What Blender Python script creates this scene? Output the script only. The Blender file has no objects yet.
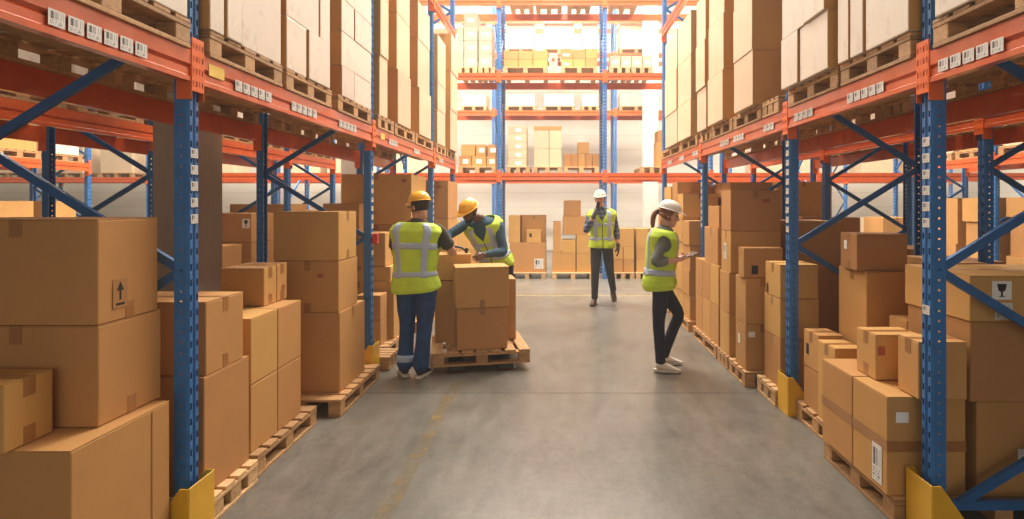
import bpy, bmesh, math, random
from math import sin, cos, pi, radians, sqrt
from mathutils import Vector, Matrix
V = Vector
rnd = random.Random(7)
SC = bpy.context.scene
COL = SC.collection
H = 1.65                      # camera height
F = 600.0                     # focal length in pixels of a 1024 wide frame
CX, CY = 556.0, 203.0         # vanishing point of the aisle

# ------------------------------------------------------------------ camera
cam_d = bpy.data.cameras.new('camera')
cam = bpy.data.objects.new('camera', cam_d)
COL.objects.link(cam)
cam_d.sensor_width = 36.0
cam_d.sensor_fit = 'HORIZONTAL'
cam_d.lens = F / 1024 * 36
cam_d.shift_x = -(CX - 512) / 1024
cam_d.shift_y = -(259.5 - CY) / 1024
cam_d.clip_start = 0.05
cam.location = (0, 0, H)
cam.rotation_euler = (pi / 2, 0, 0)
SC.camera = cam

# ------------------------------------------------------------------ materials
def nmat(name):
    m = bpy.data.materials.new(name)
    m.use_nodes = True
    nt = m.node_tree
    return m, nt, nt.nodes['Principled BSDF']

def N(nt, t, **kw):
    n = nt.nodes.new(t)
    for k, v in kw.items():
        if k.startswith('i_'):
            n.inputs[k[2:].replace('_', ' ')].default_value = v
        else:
            setattr(n, k, v)
    return n

def math_n(nt, op, a, b=None):
    n = nt.nodes.new('ShaderNodeMath'); n.operation = op
    for i, x in enumerate((a, b)):
        if x is None: continue
        if isinstance(x, (int, float)): n.inputs[i].default_value = x
        else: nt.links.new(x, n.inputs[i])
    return n.outputs[0]

def simple(name, col, rough=0.5, metal=0.0, var=0.12, scale=9.0, bump=0.0, bscale=60.0, stretch=(1, 1, 1), coat=0.0):
    """A painted, printed or woven surface: colour broken up by noise, with an optional fine bump."""
    m, nt, b = nmat(name)
    tc = N(nt, 'ShaderNodeTexCoord')
    mp = N(nt, 'ShaderNodeMapping'); mp.inputs['Scale'].default_value = stretch
    nt.links.new(tc.outputs['Object'], mp.inputs['Vector'])
    nz = N(nt, 'ShaderNodeTexNoise', i_Scale=scale, i_Detail=4.0)
    nt.links.new(mp.outputs['Vector'], nz.inputs['Vector'])
    cr = N(nt, 'ShaderNodeValToRGB')
    cr.color_ramp.elements[0].position = 0.3; cr.color_ramp.elements[1].position = 0.7
    c0 = [max(0, c * (1 - var)) for c in col]; c1 = [min(1, c * (1 + var)) for c in col]
    cr.color_ramp.elements[0].color = (*c0, 1); cr.color_ramp.elements[1].color = (*c1, 1)
    nt.links.new(nz.outputs['Fac'], cr.inputs['Fac'])
    nt.links.new(cr.outputs['Color'], b.inputs['Base Color'])
    b.inputs['Roughness'].default_value = rough
    b.inputs['Metallic'].default_value = metal
    b.inputs['Coat Weight'].default_value = coat
    if bump:
        n2 = N(nt, 'ShaderNodeTexNoise', i_Scale=bscale, i_Detail=3.0)
        nt.links.new(mp.outputs['Vector'], n2.inputs['Vector'])
        bp = N(nt, 'ShaderNodeBump', i_Strength=bump, i_Distance=0.01)
        nt.links.new(n2.outputs['Fac'], bp.inputs['Height'])
        nt.links.new(bp.outputs['Normal'], b.inputs['Normal'])
    return m

def cardboard(name, col, var=0.1, coat=0.0, scuff=False):
    m, nt, b = nmat(name)
    tc = N(nt, 'ShaderNodeTexCoord'); oi = N(nt, 'ShaderNodeObjectInfo')
    nz = N(nt, 'ShaderNodeTexNoise', i_Scale=2.5, i_Detail=5.0, i_Roughness=0.6)
    nt.links.new(tc.outputs['Object'], nz.inputs['Vector'])
    wv = N(nt, 'ShaderNodeTexWave', i_Scale=60.0, i_Distortion=0.6, i_Detail=1.0)
    wv.bands_direction = 'DIAGONAL'
    mp = N(nt, 'ShaderNodeMapping'); mp.inputs['Scale'].default_value = (1, 1, 0.02)
    nt.links.new(tc.outputs['Object'], mp.inputs['Vector']); nt.links.new(mp.outputs['Vector'], wv.inputs['Vector'])
    # brightness: noise + per-box random + faint corrugation
    a = math_n(nt, 'MULTIPLY', nz.outputs['Fac'], 0.30)
    r = math_n(nt, 'MULTIPLY', oi.outputs['Random'], 2 * var)
    w = math_n(nt, 'MULTIPLY', wv.outputs['Fac'], 0.02)
    s = math_n(nt, 'ADD', math_n(nt, 'ADD', a, r), math_n(nt, 'ADD', w, 0.85 - 0.15 - var - 0.03 + 0.15))
    hs = N(nt, 'ShaderNodeHueSaturation'); hs.inputs['Color'].default_value = (*col, 1)
    nt.links.new(s, hs.inputs['Value'])
    nt.links.new(math_n(nt, 'ADD', math_n(nt, 'MULTIPLY', oi.outputs['Random'], 0.016), 0.492), hs.inputs['Hue'])
    if scuff:                                    # brown scuffs breaking the pale tone that stands in for film glare
        n2 = N(nt, 'ShaderNodeTexNoise', i_Scale=7.0, i_Detail=6.0, i_Roughness=0.7)
        nt.links.new(tc.outputs['Object'], n2.inputs['Vector'])
        mr = N(nt, 'ShaderNodeMapRange'); mr.inputs['From Min'].default_value = 0.56; mr.inputs['From Max'].default_value = 0.70; mr.inputs['To Max'].default_value = 0.55
        nt.links.new(n2.outputs['Fac'], mr.inputs['Value'])
        mx = N(nt, 'ShaderNodeMix'); mx.data_type = 'RGBA'
        nt.links.new(mr.outputs['Result'], mx.inputs[0]); nt.links.new(hs.outputs['Color'], mx.inputs[6]); mx.inputs[7].default_value = (0.42, 0.27, 0.15, 1)
        nt.links.new(mx.outputs[2], b.inputs['Base Color'])
    else: nt.links.new(hs.outputs['Color'], b.inputs['Base Color'])
    b.inputs['Roughness'].default_value = 0.62
    b.inputs['Specular IOR Level'].default_value = 0.3
    b.inputs['Coat Weight'].default_value = coat
    b.inputs['Coat Roughness'].default_value = 0.3
    bp = N(nt, 'ShaderNodeBump', i_Strength=0.05, i_Distance=0.003)
    nt.links.new(wv.outputs['Fac'], bp.inputs['Height']); nt.links.new(bp.outputs['Normal'], b.inputs['Normal'])
    return m

def wood(name, col):
    m, nt, b = nmat(name)
    tc = N(nt, 'ShaderNodeTexCoord'); oi = N(nt, 'ShaderNodeObjectInfo')
    mp = N(nt, 'ShaderNodeMapping'); mp.inputs['Scale'].default_value = (2, 14, 14)
    nt.links.new(tc.outputs['Object'], mp.inputs['Vector'])
    nz = N(nt, 'ShaderNodeTexNoise', i_Scale=3.0, i_Detail=6.0, i_Roughness=0.65)
    nt.links.new(mp.outputs['Vector'], nz.inputs['Vector'])
    cr = N(nt, 'ShaderNodeValToRGB')
    cr.color_ramp.elements[0].position = 0.25; cr.color_ramp.elements[1].position = 0.75
    cr.color_ramp.elements[0].color = (*[c * 0.6 for c in col], 1)
    cr.color_ramp.elements[1].color = (*[min(1, c * 1.25) for c in col], 1)
    nt.links.new(nz.outputs['Fac'], cr.inputs['Fac'])
    hs = N(nt, 'ShaderNodeHueSaturation')
    nt.links.new(cr.outputs['Color'], hs.inputs['Color'])
    nt.links.new(math_n(nt, 'ADD', math_n(nt, 'MULTIPLY', oi.outputs['Random'], 0.4), 0.8), hs.inputs['Value'])
    nt.links.new(hs.outputs['Color'], b.inputs['Base Color'])
    b.inputs['Roughness'].default_value = 0.7
    bp = N(nt, 'ShaderNodeBump', i_Strength=0.3, i_Distance=0.004)
    nt.links.new(nz.outputs['Fac'], bp.inputs['Height']); nt.links.new(bp.outputs['Normal'], b.inputs['Normal'])
    return m

def post_paint(name, col):
    """Blue rack paint on sheet steel with real punched holes (see-through), two slot rows on the face, one on each flank."""
    m, nt, b = nmat(name)
    tc = N(nt, 'ShaderNodeTexCoord')
    sp = N(nt, 'ShaderNodeSeparateXYZ'); nt.links.new(tc.outputs['Object'], sp.inputs[0])
    sn = N(nt, 'ShaderNodeSeparateXYZ'); nt.links.new(tc.outputs['Normal'], sn.inputs[0])
    x, y, z = sp.outputs
    face = math_n(nt, 'GREATER_THAN', math_n(nt, 'ABSOLUTE', sn.outputs[0]), 0.6)
    fz = math_n(nt, 'FRACT', math_n(nt, 'DIVIDE', math_n(nt, 'ADD', z, 20), 0.075))
    slot = math_n(nt, 'MULTIPLY', math_n(nt, 'LESS_THAN', math_n(nt, 'ABSOLUTE', math_n(nt, 'SUBTRACT', fz, 0.5)), 0.21),
                  math_n(nt, 'LESS_THAN', math_n(nt, 'ABSOLUTE', math_n(nt, 'SUBTRACT', math_n(nt, 'ABSOLUTE', y), 0.024)), 0.0065))
    fh = math_n(nt, 'FRACT', math_n(nt, 'DIVIDE', math_n(nt, 'ADD', z, 20), 0.05))
    dz = math_n(nt, 'MULTIPLY', math_n(nt, 'SUBTRACT', fh, 0.5), 0.05)
    dx = math_n(nt, 'SUBTRACT', math_n(nt, 'ABSOLUTE', x), 0.035)
    rr = math_n(nt, 'ADD', math_n(nt, 'MULTIPLY', dz, dz), math_n(nt, 'MULTIPLY', dx, dx))
    hole = math_n(nt, 'LESS_THAN', rr, 0.0055 ** 2)
    mask = math_n(nt, 'ADD', math_n(nt, 'MULTIPLY', face, slot),
                  math_n(nt, 'MULTIPLY', math_n(nt, 'SUBTRACT', 1.0, face), hole))
    nz = N(nt, 'ShaderNodeTexNoise', i_Scale=14.0, i_Detail=4.0)
    nt.links.new(tc.outputs['Object'], nz.inputs['Vector'])
    cr = N(nt, 'ShaderNodeValToRGB')
    cr.color_ramp.elements[0].position = 0.3; cr.color_ramp.elements[1].position = 0.75
    cr.color_ramp.elements[0].color = (*[c * 0.85 for c in col], 1); cr.color_ramp.elements[1].color = (*[c * 1.15 for c in col], 1)
    nt.links.new(nz.outputs['Fac'], cr.inputs['Fac']); nt.links.new(cr.outputs['Color'], b.inputs['Base Color'])
    b.inputs['Roughness'].default_value = 0.38
    inv = math_n(nt, 'SUBTRACT', 1.0, mask)
    nt.links.new(inv, b.inputs['Alpha'])
    return m

def slot_plate(name, col):
    m, nt, b = nmat(name)
    tc = N(nt, 'ShaderNodeTexCoord')
    sp = N(nt, 'ShaderNodeSeparateXYZ'); nt.links.new(tc.outputs['Object'], sp.inputs[0])
    sn = N(nt, 'ShaderNodeSeparateXYZ'); nt.links.new(tc.outputs['Normal'], sn.inputs[0])
    face = math_n(nt, 'GREATER_THAN', math_n(nt, 'ABSOLUTE', sn.outputs[0]), 0.6)
    ay = math_n(nt, 'ABSOLUTE', sp.outputs[1])
    c1 = math_n(nt, 'LESS_THAN', math_n(nt, 'ABSOLUTE', math_n(nt, 'SUBTRACT', ay, 0.014)), 0.005)
    c2 = math_n(nt, 'LESS_THAN', math_n(nt, 'ABSOLUTE', math_n(nt, 'SUBTRACT', ay, 0.038)), 0.005)
    fz = math_n(nt, 'LESS_THAN', math_n(nt, 'FRACT', math_n(nt, 'DIVIDE', math_n(nt, 'ADD', sp.outputs[2], 6.02), 0.06)), 0.46)
    mask = math_n(nt, 'MULTIPLY', math_n(nt, 'MULTIPLY', math_n(nt, 'MAXIMUM', c1, c2), fz), face)
    b.inputs['Base Color'].default_value = (*col, 1); b.inputs['Roughness'].default_value = 0.35
    nt.links.new(math_n(nt, 'SUBTRACT', 1.0, mask), b.inputs['Alpha'])
    return m

def print_label(name, paper=(0.66, 0.64, 0.60)):
    """White paper label with a barcode and a few lines of small print (UV space)."""
    m, nt, b = nmat(name)
    uv = N(nt, 'ShaderNodeUVMap')
    sp = N(nt, 'ShaderNodeSeparateXYZ'); nt.links.new(uv.outputs['UV'], sp.inputs[0])
    x, y, _ = sp.outputs
    wn = N(nt, 'ShaderNodeTexWhiteNoise'); wn.noise_dimensions = '1D'
    nt.links.new(math_n(nt, 'FLOOR', math_n(nt, 'MULTIPLY', x, 34)), wn.inputs['W'])
    bars = math_n(nt, 'GREATER_THAN', wn.outputs['Value'], 0.5)
    inbar = math_n(nt, 'MULTIPLY', math_n(nt, 'MULTIPLY', math_n(nt, 'GREATER_THAN', y, 0.42), math_n(nt, 'LESS_THAN', y, 0.88)),
                   math_n(nt, 'MULTIPLY', math_n(nt, 'GREATER_THAN', x, 0.1), math_n(nt, 'LESS_THAN', x, 0.9)))
    w2 = N(nt, 'ShaderNodeTexWhiteNoise'); w2.noise_dimensions = '2D'
    cb = N(nt, 'ShaderNodeCombineXYZ')
    nt.links.new(math_n(nt, 'FLOOR', math_n(nt, 'MULTIPLY', x, 22)), cb.inputs[0]); nt.links.new(math_n(nt, 'FLOOR', math_n(nt, 'MULTIPLY', y, 11)), cb.inputs[1])
    nt.links.new(cb.outputs[0], w2.inputs['Vector'])
    line = math_n(nt, 'GREATER_THAN', math_n(nt, 'FRACT', math_n(nt, 'MULTIPLY', y, 11)), 0.5)
    txt = math_n(nt, 'MULTIPLY', math_n(nt, 'MULTIPLY', math_n(nt, 'GREATER_THAN', w2.outputs['Value'], 0.45), line),
                 math_n(nt, 'MULTIPLY', math_n(nt, 'MULTIPLY', math_n(nt, 'LESS_THAN', y, 0.34), math_n(nt, 'GREATER_THAN', y, 0.08)),
                        math_n(nt, 'MULTIPLY', math_n(nt, 'GREATER_THAN', x, 0.1), math_n(nt, 'LESS_THAN', x, 0.8))))
    ink = math_n(nt, 'MAXIMUM', math_n(nt, 'MULTIPLY', bars, inbar), txt)
    mx = N(nt, 'ShaderNodeMix'); mx.data_type = 'RGBA'
    mx.inputs[6].default_value = (*paper, 1); mx.inputs[7].default_value = (0.05, 0.05, 0.055, 1)
    nt.links.new(ink, mx.inputs[0]); nt.links.new(mx.outputs[2], b.inputs['Base Color'])
    b.inputs['Roughness'].default_value = 0.45
    return m

def concrete_floor(name):
    m, nt, b = nmat(name)
    tc = N(nt, 'ShaderNodeTexCoord')
    n1 = N(nt, 'ShaderNodeTexNoise', i_Scale=0.55, i_Detail=8.0, i_Roughness=0.62)
    n2 = N(nt, 'ShaderNodeTexNoise', i_Scale=5.5, i_Detail=9.0, i_Roughness=0.7)
    n3 = N(nt, 'ShaderNodeTexNoise', i_Scale=60.0, i_Detail=4.0)
    n4 = N(nt, 'ShaderNodeTexNoise', i_Scale=18.0, i_Detail=8.0, i_Roughness=0.7)
    nt.links.new(tc.outputs['Object'], n4.inputs['Vector'])
    mp = N(nt, 'ShaderNodeMapping'); mp.inputs['Scale'].default_value = (1.6, 0.5, 1)   # scuffs run along the aisle
    nt.links.new(tc.outputs['Object'], n1.inputs['Vector']); nt.links.new(tc.outputs['Object'], mp.inputs['Vector'])
    nt.links.new(mp.outputs['Vector'], n2.inputs['Vector']); nt.links.new(tc.outputs['Object'], n3.inputs['Vector'])
    mix = math_n(nt, 'ADD', math_n(nt, 'MULTIPLY', n1.outputs['Fac'], 0.4), math_n(nt, 'ADD', math_n(nt, 'MULTIPLY', n2.outputs['Fac'], 0.30), math_n(nt, 'ADD', math_n(nt, 'MULTIPLY', n3.outputs['Fac'], 0.10), math_n(nt, 'MULTIPLY', n4.outputs['Fac'], 0.20))))
    cr = N(nt, 'ShaderNodeValToRGB')
    cr.color_ramp.elements[0].position = 0.36; cr.color_ramp.elements[1].position = 0.65
    cr.color_ramp.elements[0].color = (0.074, 0.067, 0.056, 1); cr.color_ramp.elements[1].color = (0.225, 0.204, 0.172, 1)
    nt.links.new(mix, cr.inputs['Fac'])
    nt.links.new(cr.outputs['Color'], b.inputs['Base Color'])
    rr = N(nt, 'ShaderNodeMapRange'); rr.inputs['To Min'].default_value = 0.22; rr.inputs['To Max'].default_value = 0.42
    nt.links.new(n2.outputs['Fac'], rr.inputs['Value']); nt.links.new(rr.outputs['Result'], b.inputs['Roughness'])
    b.inputs['Specular IOR Level'].default_value = 0.5
    bp = N(nt, 'ShaderNodeBump', i_Strength=0.05, i_Distance=0.01)
    nt.links.new(n2.outputs['Fac'], bp.inputs['Height']); nt.links.new(bp.outputs['Normal'], b.inputs['Normal'])
    return m

def worn_line(name, col, thr):
    """Floor paint worn through in patches."""
    m, nt, b = nmat(name)
    tc = N(nt, 'ShaderNodeTexCoord')
    nz = N(nt, 'ShaderNodeTexNoise', i_Scale=9.0, i_Detail=8.0, i_Roughness=0.75)
    nt.links.new(tc.outputs['Object'], nz.inputs['Vector'])
    cr = N(nt, 'ShaderNodeValToRGB')
    cr.color_ramp.elements[0].position = thr - 0.12; cr.color_ramp.elements[1].position = thr + 0.16
    cr.color_ramp.elements[0].color = (0.03, 0.03, 0.03, 1); cr.color_ramp.elements[1].color = (0.6, 0.6, 0.6, 1)
    nt.links.new(nz.outputs['Fac'], cr.inputs['Fac']); nt.links.new(cr.outputs['Color'], b.inputs['Alpha'])
    b.inputs['Base Color'].default_value = (*col, 1); b.inputs['Roughness'].default_value = 0.5
    return m

def panel_wall(name, col, pitch=0.5):
    m, nt, b = nmat(name)
    tc = N(nt, 'ShaderNodeTexCoord'); sp = N(nt, 'ShaderNodeSeparateXYZ'); nt.links.new(tc.outputs['Object'], sp.inputs[0])
    fr = math_n(nt, 'FRACT', math_n(nt, 'DIVIDE', math_n(nt, 'ADD', sp.outputs[2], 50), pitch))
    ln = math_n(nt, 'LESS_THAN', fr, 0.05)
    mx = N(nt, 'ShaderNodeMix'); mx.data_type = 'RGBA'
    mx.inputs[6].default_value = (*col, 1); mx.inputs[7].default_value = (*[c * 0.85 for c in col], 1)
    nt.links.new(ln, mx.inputs[0]); nt.links.new(mx.outputs[2], b.inputs['Base Color'])
    b.inputs['Roughness'].default_value = 0.55
    return m

def plaid(name):
    m, nt, b = nmat(name)
    tc = N(nt, 'ShaderNodeTexCoord'); sp = N(nt, 'ShaderNodeSeparateXYZ'); nt.links.new(tc.outputs['Object'], sp.inputs[0])
    fx = math_n(nt, 'LESS_THAN', math_n(nt, 'FRACT', math_n(nt, 'MULTIPLY', math_n(nt, 'ADD', sp.outputs[0], sp.outputs[1]), 14)), 0.4)
    fz = math_n(nt, 'LESS_THAN', math_n(nt, 'FRACT', math_n(nt, 'MULTIPLY', sp.outputs[2], 14)), 0.4)
    s = math_n(nt, 'MULTIPLY', math_n(nt, 'ADD', fx, fz), 0.5)
    cr = N(nt, 'ShaderNodeValToRGB')
    cr.color_ramp.elements[0].color = (0.022, 0.035, 0.075, 1); cr.color_ramp.elements[1].color = (0.16, 0.2, 0.26, 1)
    nt.links.new(s, cr.inputs['Fac']); nt.links.new(cr.outputs['Color'], b.inputs['Base Color'])
    b.inputs['Roughness'].default_value = 0.85
    return m

def film(name):
    m, nt, b = nmat(name)
    b.inputs['Base Color'].default_value = (0.9, 0.9, 0.9, 1); b.inputs['Roughness'].default_value = 0.15
    b.inputs['Alpha'].default_value = 0.22
    return m

M = dict(
    kraft=cardboard('kraft_cardboard', (0.51, 0.265, 0.085)),
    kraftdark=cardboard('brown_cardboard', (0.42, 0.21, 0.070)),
    pale=cardboard('pale_cardboard', (0.70, 0.61, 0.51), 0.06, 0.6, True),  # glare and film sheen on raised loads put into the colour
    cream=cardboard('cream_cardboard', (0.66, 0.49, 0.32), 0.05, 0.6),  # on raised aisle loads, overexposed kraft painted as cream
    grey=cardboard('wrapped_carton', (0.50, 0.38, 0.27), 0.06, 0.4),
    flap=cardboard('kraft_flaps', (0.56, 0.30, 0.10)),
    tape=simple('packing_tape', (0.33, 0.145, 0.040), 0.3, var=0.08, coat=0.3),
    cleartape=simple('glossy_tape', (0.62, 0.40, 0.20), 0.22, var=0.05, coat=0.5),
    wood=wood('pallet_wood', (0.45, 0.245, 0.098)),
    woodlight=wood('fresh_pallet_wood', (0.60, 0.38, 0.18)),
    blue=simple('rack_blue', (0.022, 0.11, 0.30), 0.4, var=0.15),
    post=post_paint('rack_blue_punched', (0.030, 0.155, 0.41)),
    orange=simple('rack_orange', (0.60, 0.092, 0.014), 0.33, var=0.1, coat=0.35),
    plate=simple('connector_orange', (0.78, 0.135, 0.02), 0.35, var=0.08),
    slotted=slot_plate('connector_orange_slotted', (0.78, 0.135, 0.02)),
    steel=simple('dark_slot', (0.02, 0.02, 0.02), 0.6),
    yellow=simple('guard_yellow', (0.72, 0.40, 0.02), 0.42, var=0.12, scale=5),
    label=print_label('barcode_label'),
    paper=simple('white_sticker', (0.80, 0.78, 0.73), 0.5, var=0.04),
    ylabel=simple('yellow_sticker', (0.80, 0.55, 0.08), 0.5, var=0.05),
    red=simple('red_paint', (0.55, 0.03, 0.02), 0.45),
    redink=simple('faded_red_ink', (0.34, 0.085, 0.04), 0.6),
    black=simple('black_ink', (0.012, 0.012, 0.014), 0.5),
    floor=concrete_floor('polished_concrete'),
    joint=simple('floor_joint_filler', (0.05, 0.045, 0.04), 0.7),
    line=worn_line('worn_yellow_paint', (0.44, 0.275, 0.055), 0.58),
    line2=worn_line('faded_yellow_paint', (0.62, 0.48, 0.2), 0.5),
    wallgrey=panel_wall('grey_panel', (0.28, 0.26, 0.23)),
    wall=panel_wall('insulated_panel', (0.66, 0.62, 0.54)),
    ceil=simple('ceiling_panel', (0.30, 0.28, 0.25), 0.7, var=0.03),
    column=simple('clad_column', (0.30, 0.235, 0.175), 0.6, var=0.08, stretch=(6, 6, 1)),
    whitecol=simple('white_column', (0.72, 0.68, 0.6), 0.6, var=0.04),
    hivis=simple('hi_vis_yellow', (0.52, 0.72, 0.05), 0.75, var=0.1, bump=0.25, bscale=12),
    reflect=simple('reflective_tape', (0.40, 0.49, 0.64), 0.38, var=0.06),
    hatyellow=simple('yellow_shell', (0.90, 0.46, 0.025), 0.3, var=0.04, coat=0.3),
    hatwhite=simple('white_shell', (0.80, 0.75, 0.66), 0.3, var=0.04, coat=0.3),
    denim=simple('blue_denim', (0.018, 0.058, 0.17), 0.9, var=0.3, scale=14, bump=0.3, bscale=16),
    navy=simple('navy_jeans', (0.012, 0.016, 0.035), 0.85, var=0.3, bump=0.2, bscale=18),
    greyjeans=simple('charcoal_jeans', (0.03, 0.036, 0.045), 0.85, var=0.3, bump=0.2, bscale=18),
    charcoal=simple('charcoal_tshirt', (0.055, 0.050, 0.045), 0.9, var=0.2, bump=0.3, bscale=20),
    teal=simple('dark_blue_shirt', (0.028, 0.075, 0.12), 0.85, var=0.2, bump=0.3, bscale=16),
    greyshirt=simple('grey_shirt', (0.17, 0.19, 0.165), 0.85, var=0.2, bump=0.3, bscale=16),
    plaid=plaid('plaid_shirt'),
    skin=simple('light_skin', (0.60, 0.30, 0.185), 0.5, var=0.06),
    skin2=simple('fair_skin', (0.68, 0.37, 0.25), 0.5, var=0.06),
    skindark=simple('dark_skin', (0.115, 0.048, 0.026), 0.45, var=0.1),
    hairdark=simple('dark_brown_hair', (0.03, 0.017, 0.01), 0.6, var=0.3, scale=40, stretch=(1, 1, 0.15)),
    hairbrown=simple('auburn_hair', (0.22, 0.085, 0.03), 0.5, var=0.35, scale=40, stretch=(1, 1, 0.12)),
    hairblack=simple('black_hair', (0.008, 0.006, 0.005), 0.6, var=0.3, scale=50),
    boot=simple('brown_leather', (0.05, 0.026, 0.014), 0.5, var=0.2),
    shoe=simple('black_shoe', (0.02, 0.02, 0.022), 0.6),
    sneaker=simple('cream_sneaker', (0.72, 0.66, 0.55), 0.6, var=0.05),
    sole=simple('pale_sole', (0.6, 0.56, 0.48), 0.6, var=0.05),
    glove=simple('dark_glove', (0.045, 0.035, 0.03), 0.8, var=0.2),
    eye=simple('dark_eye', (0.02, 0.014, 0.01), 0.2),
    plastic=simple('black_plastic', (0.012, 0.012, 0.013), 0.35),
    film=film('stretch_film'),
    lamp=None,
)

# ------------------------------------------------------------------ mesh helpers
def link(name, me, parent=None, mat=None, smooth=False):
    o = bpy.data.objects.new(name, me)
    COL.objects.link(o)
    if mat is not None and len(me.materials) == 0: me.materials.append(M[mat] if isinstance(mat, str) else mat)
    if parent is not None: o.parent = parent
    if smooth and me.polygons: me.polygons.foreach_set('use_smooth', [True] * len(me.polygons))
    return o

def empty(name, loc, label, cat, group=None, rz=0.0):
    o = bpy.data.objects.new(name, None); COL.objects.link(o)
    o.empty_display_size = 0.1
    o.location = loc; o.rotation_euler = (0, 0, rz)
    return tag(o, label, cat, group)

def tag(o, label, cat, group=None):
    o['label'] = label; o['category'] = cat
    if group: o['group'] = group
    return o

class MB:
    """Collects shapes into one mesh."""
    def __init__(s): s.bm = bmesh.new()
    def box(s, x0, x1, y0, y1, z0, z1, bev=0.0, seg=1, mat=None):
        if x0 > x1: x0, x1 = x1, x0
        if y0 > y1: y0, y1 = y1, y0
        r = bmesh.ops.create_cube(s.bm, size=1.0)
        vs = r['verts']
        for v in vs:
            v.co = V(((x0 + x1) / 2 + v.co.x * (x1 - x0), (y0 + y1) / 2 + v.co.y * (y1 - y0), (z0 + z1) / 2 + v.co.z * (z1 - z0)))
        if mat is not None: bmesh.ops.transform(s.bm, matrix=mat, verts=vs, space=Matrix.Identity(4))
        if bev:
            es = list({e for v in vs for e in v.link_edges})
            bmesh.ops.bevel(s.bm, geom=es, offset=bev, segments=seg, affect='EDGES', profile=0.5)
        return s
    def bar(s, a, b, w, t, up=V((0, 0, 1)), bev=0.0):
        """A rectangular bar from a to b: w across (horizontal), t along up."""
        a, b = V(a), V(b); d = b - a; L = d.length; d.normalize()
        sd = d.cross(up)
        if sd.length < 1e-5: sd = d.cross(V((1, 0, 0)))
        sd.normalize(); u = sd.cross(d)
        mt = Matrix((sd, d, u)).transposed().to_4x4(); mt.translation = (a + b) / 2
        return s.box(-w / 2, w / 2, -L / 2, L / 2, -t / 2, t / 2, bev, 1, mt)
    def prism(s, pts, axis, a0, a1):
        """Extrude a polygon given in the two other axes along axis."""
        def P(u, v, a):
            return {'x': (a, u, v), 'y': (u, a, v), 'z': (u, v, a)}[axis]
        A = [s.bm.verts.new(P(u, v, a0)) for u, v in pts]; B = [s.bm.verts.new(P(u, v, a1)) for u, v in pts]
        n = len(pts)
        s.bm.faces.new(A); s.bm.faces.new(list(reversed(B)))
        for i in range(n): s.bm.faces.new((A[i], B[i], B[(i + 1) % n], A[(i + 1) % n]))
        return s
    def grid(s, fn, nu, nv, closed_u=False, cap0=False, cap1=False):
        rows = []
        for j in range(nv + 1):
            rows.append([s.bm.verts.new(fn(i / nu, j / nv)) for i in range(nu if closed_u else nu + 1)])
        m = len(rows[0])
        for j in range(nv):
            for i in range(m if closed_u else m - 1):
                k = (i + 1) % m
                s.bm.faces.new((rows[j][i], rows[j][k], rows[j + 1][k], rows[j + 1][i]))
        if cap0: s.bm.faces.new(list(reversed(rows[0])))
        if cap1: s.bm.faces.new(rows[-1])
        return s
    def tube(s, pts, rad, n=12, smooth=3, flat=None, side=None):
        """Closed tapering tube through pts; rad: radii; flat: per-point factor on the second axis; side: axis hint."""
        pts = [V(p) for p in pts]
        flat = flat or [1.0] * len(pts)
        if smooth > 1 and len(pts) > 2:
            q, r2, f2 = [], [], []
            for i in range(len(pts) - 1):
                p0, p1, p2, p3 = pts[max(i - 1, 0)], pts[i], pts[i + 1], pts[min(i + 2, len(pts) - 1)]
                for k in range(smooth):
                    t = k / smooth
                    q.append(0.5 * ((2 * p1) + (p2 - p0) * t + (2 * p0 - 5 * p1 + 4 * p2 - p3) * t * t + (3 * p1 - p0 - 3 * p2 + p3) * t ** 3))
                    e = t * t * (3 - 2 * t)
                    r2.append(rad[i] * (1 - e) + rad[i + 1] * e); f2.append(flat[i] * (1 - e) + flat[i + 1] * e)
            q.append(pts[-1]); r2.append(rad[-1]); f2.append(flat[-1])
            pts, rad, flat = q, r2, f2
        rows = []; hint = V(side) if side else None
        for i, p in enumerate(pts):
            d = (pts[min(i + 1, len(pts) - 1)] - pts[max(i - 1, 0)])
            if d.length < 1e-7: d = V((0, 0, 1))
            d.normalize()
            if hint is None or abs(d.dot(hint)) > 0.98:
                hint = V((1, 0, 0)) if abs(d.x) < 0.9 else V((0, 1, 0))
            a = (hint - d * hint.dot(d)).normalized(); b = d.cross(a); hint = a
            rows.append((p, a, b, d))
        ring = []
        def mk(p, a, b, r, f): return [s.bm.verts.new(p + a * (r * cos(2 * pi * k / n)) + b * (r * f * sin(2 * pi * k / n))) for k in range(n)]
        p, a, b, d = rows[0]; ring.append(mk(p - d * rad[0] * 0.55, a, b, rad[0] * 0.6, flat[0]))
        for (p, a, b, d), r, f in zip(rows, rad, flat): ring.append(mk(p, a, b, r, f))
        p, a, b, d = rows[-1]; ring.append(mk(p + d * rad[-1] * 0.55, a, b, rad[-1] * 0.6, flat[-1]))
        for j in range(len(ring) - 1):
            for k in range(n): s.bm.faces.new((ring[j][k], ring[j][(k + 1) % n], ring[j + 1][(k + 1) % n], ring[j + 1][k]))
        s.bm.faces.new(list(reversed(ring[0]))); s.bm.faces.new(ring[-1])
        return s
    def ball(s, c, r, mat=None, sub=2):
        g = bmesh.ops.create_icosphere(s.bm, subdivisions=sub, radius=1.0)
        r = V(r) if not isinstance(r, (int, float)) else V((r, r, r))
        for v in g['verts']:
            w = V((v.co.x * r.x, v.co.y * r.y, v.co.z * r.z))
            v.co = (mat @ w if mat else w) + V(c)
        return s
    def mesh(s, name):
        bmesh.ops.recalc_face_normals(s.bm, faces=s.bm.faces)
        me = bpy.data.meshes.new(name); s.bm.to_mesh(me); s.bm.free()
        return me
    def obj(s, name, mat, parent=None, smooth=False):
        return link(name, s.mesh(name), parent, mat, smooth)

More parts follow.
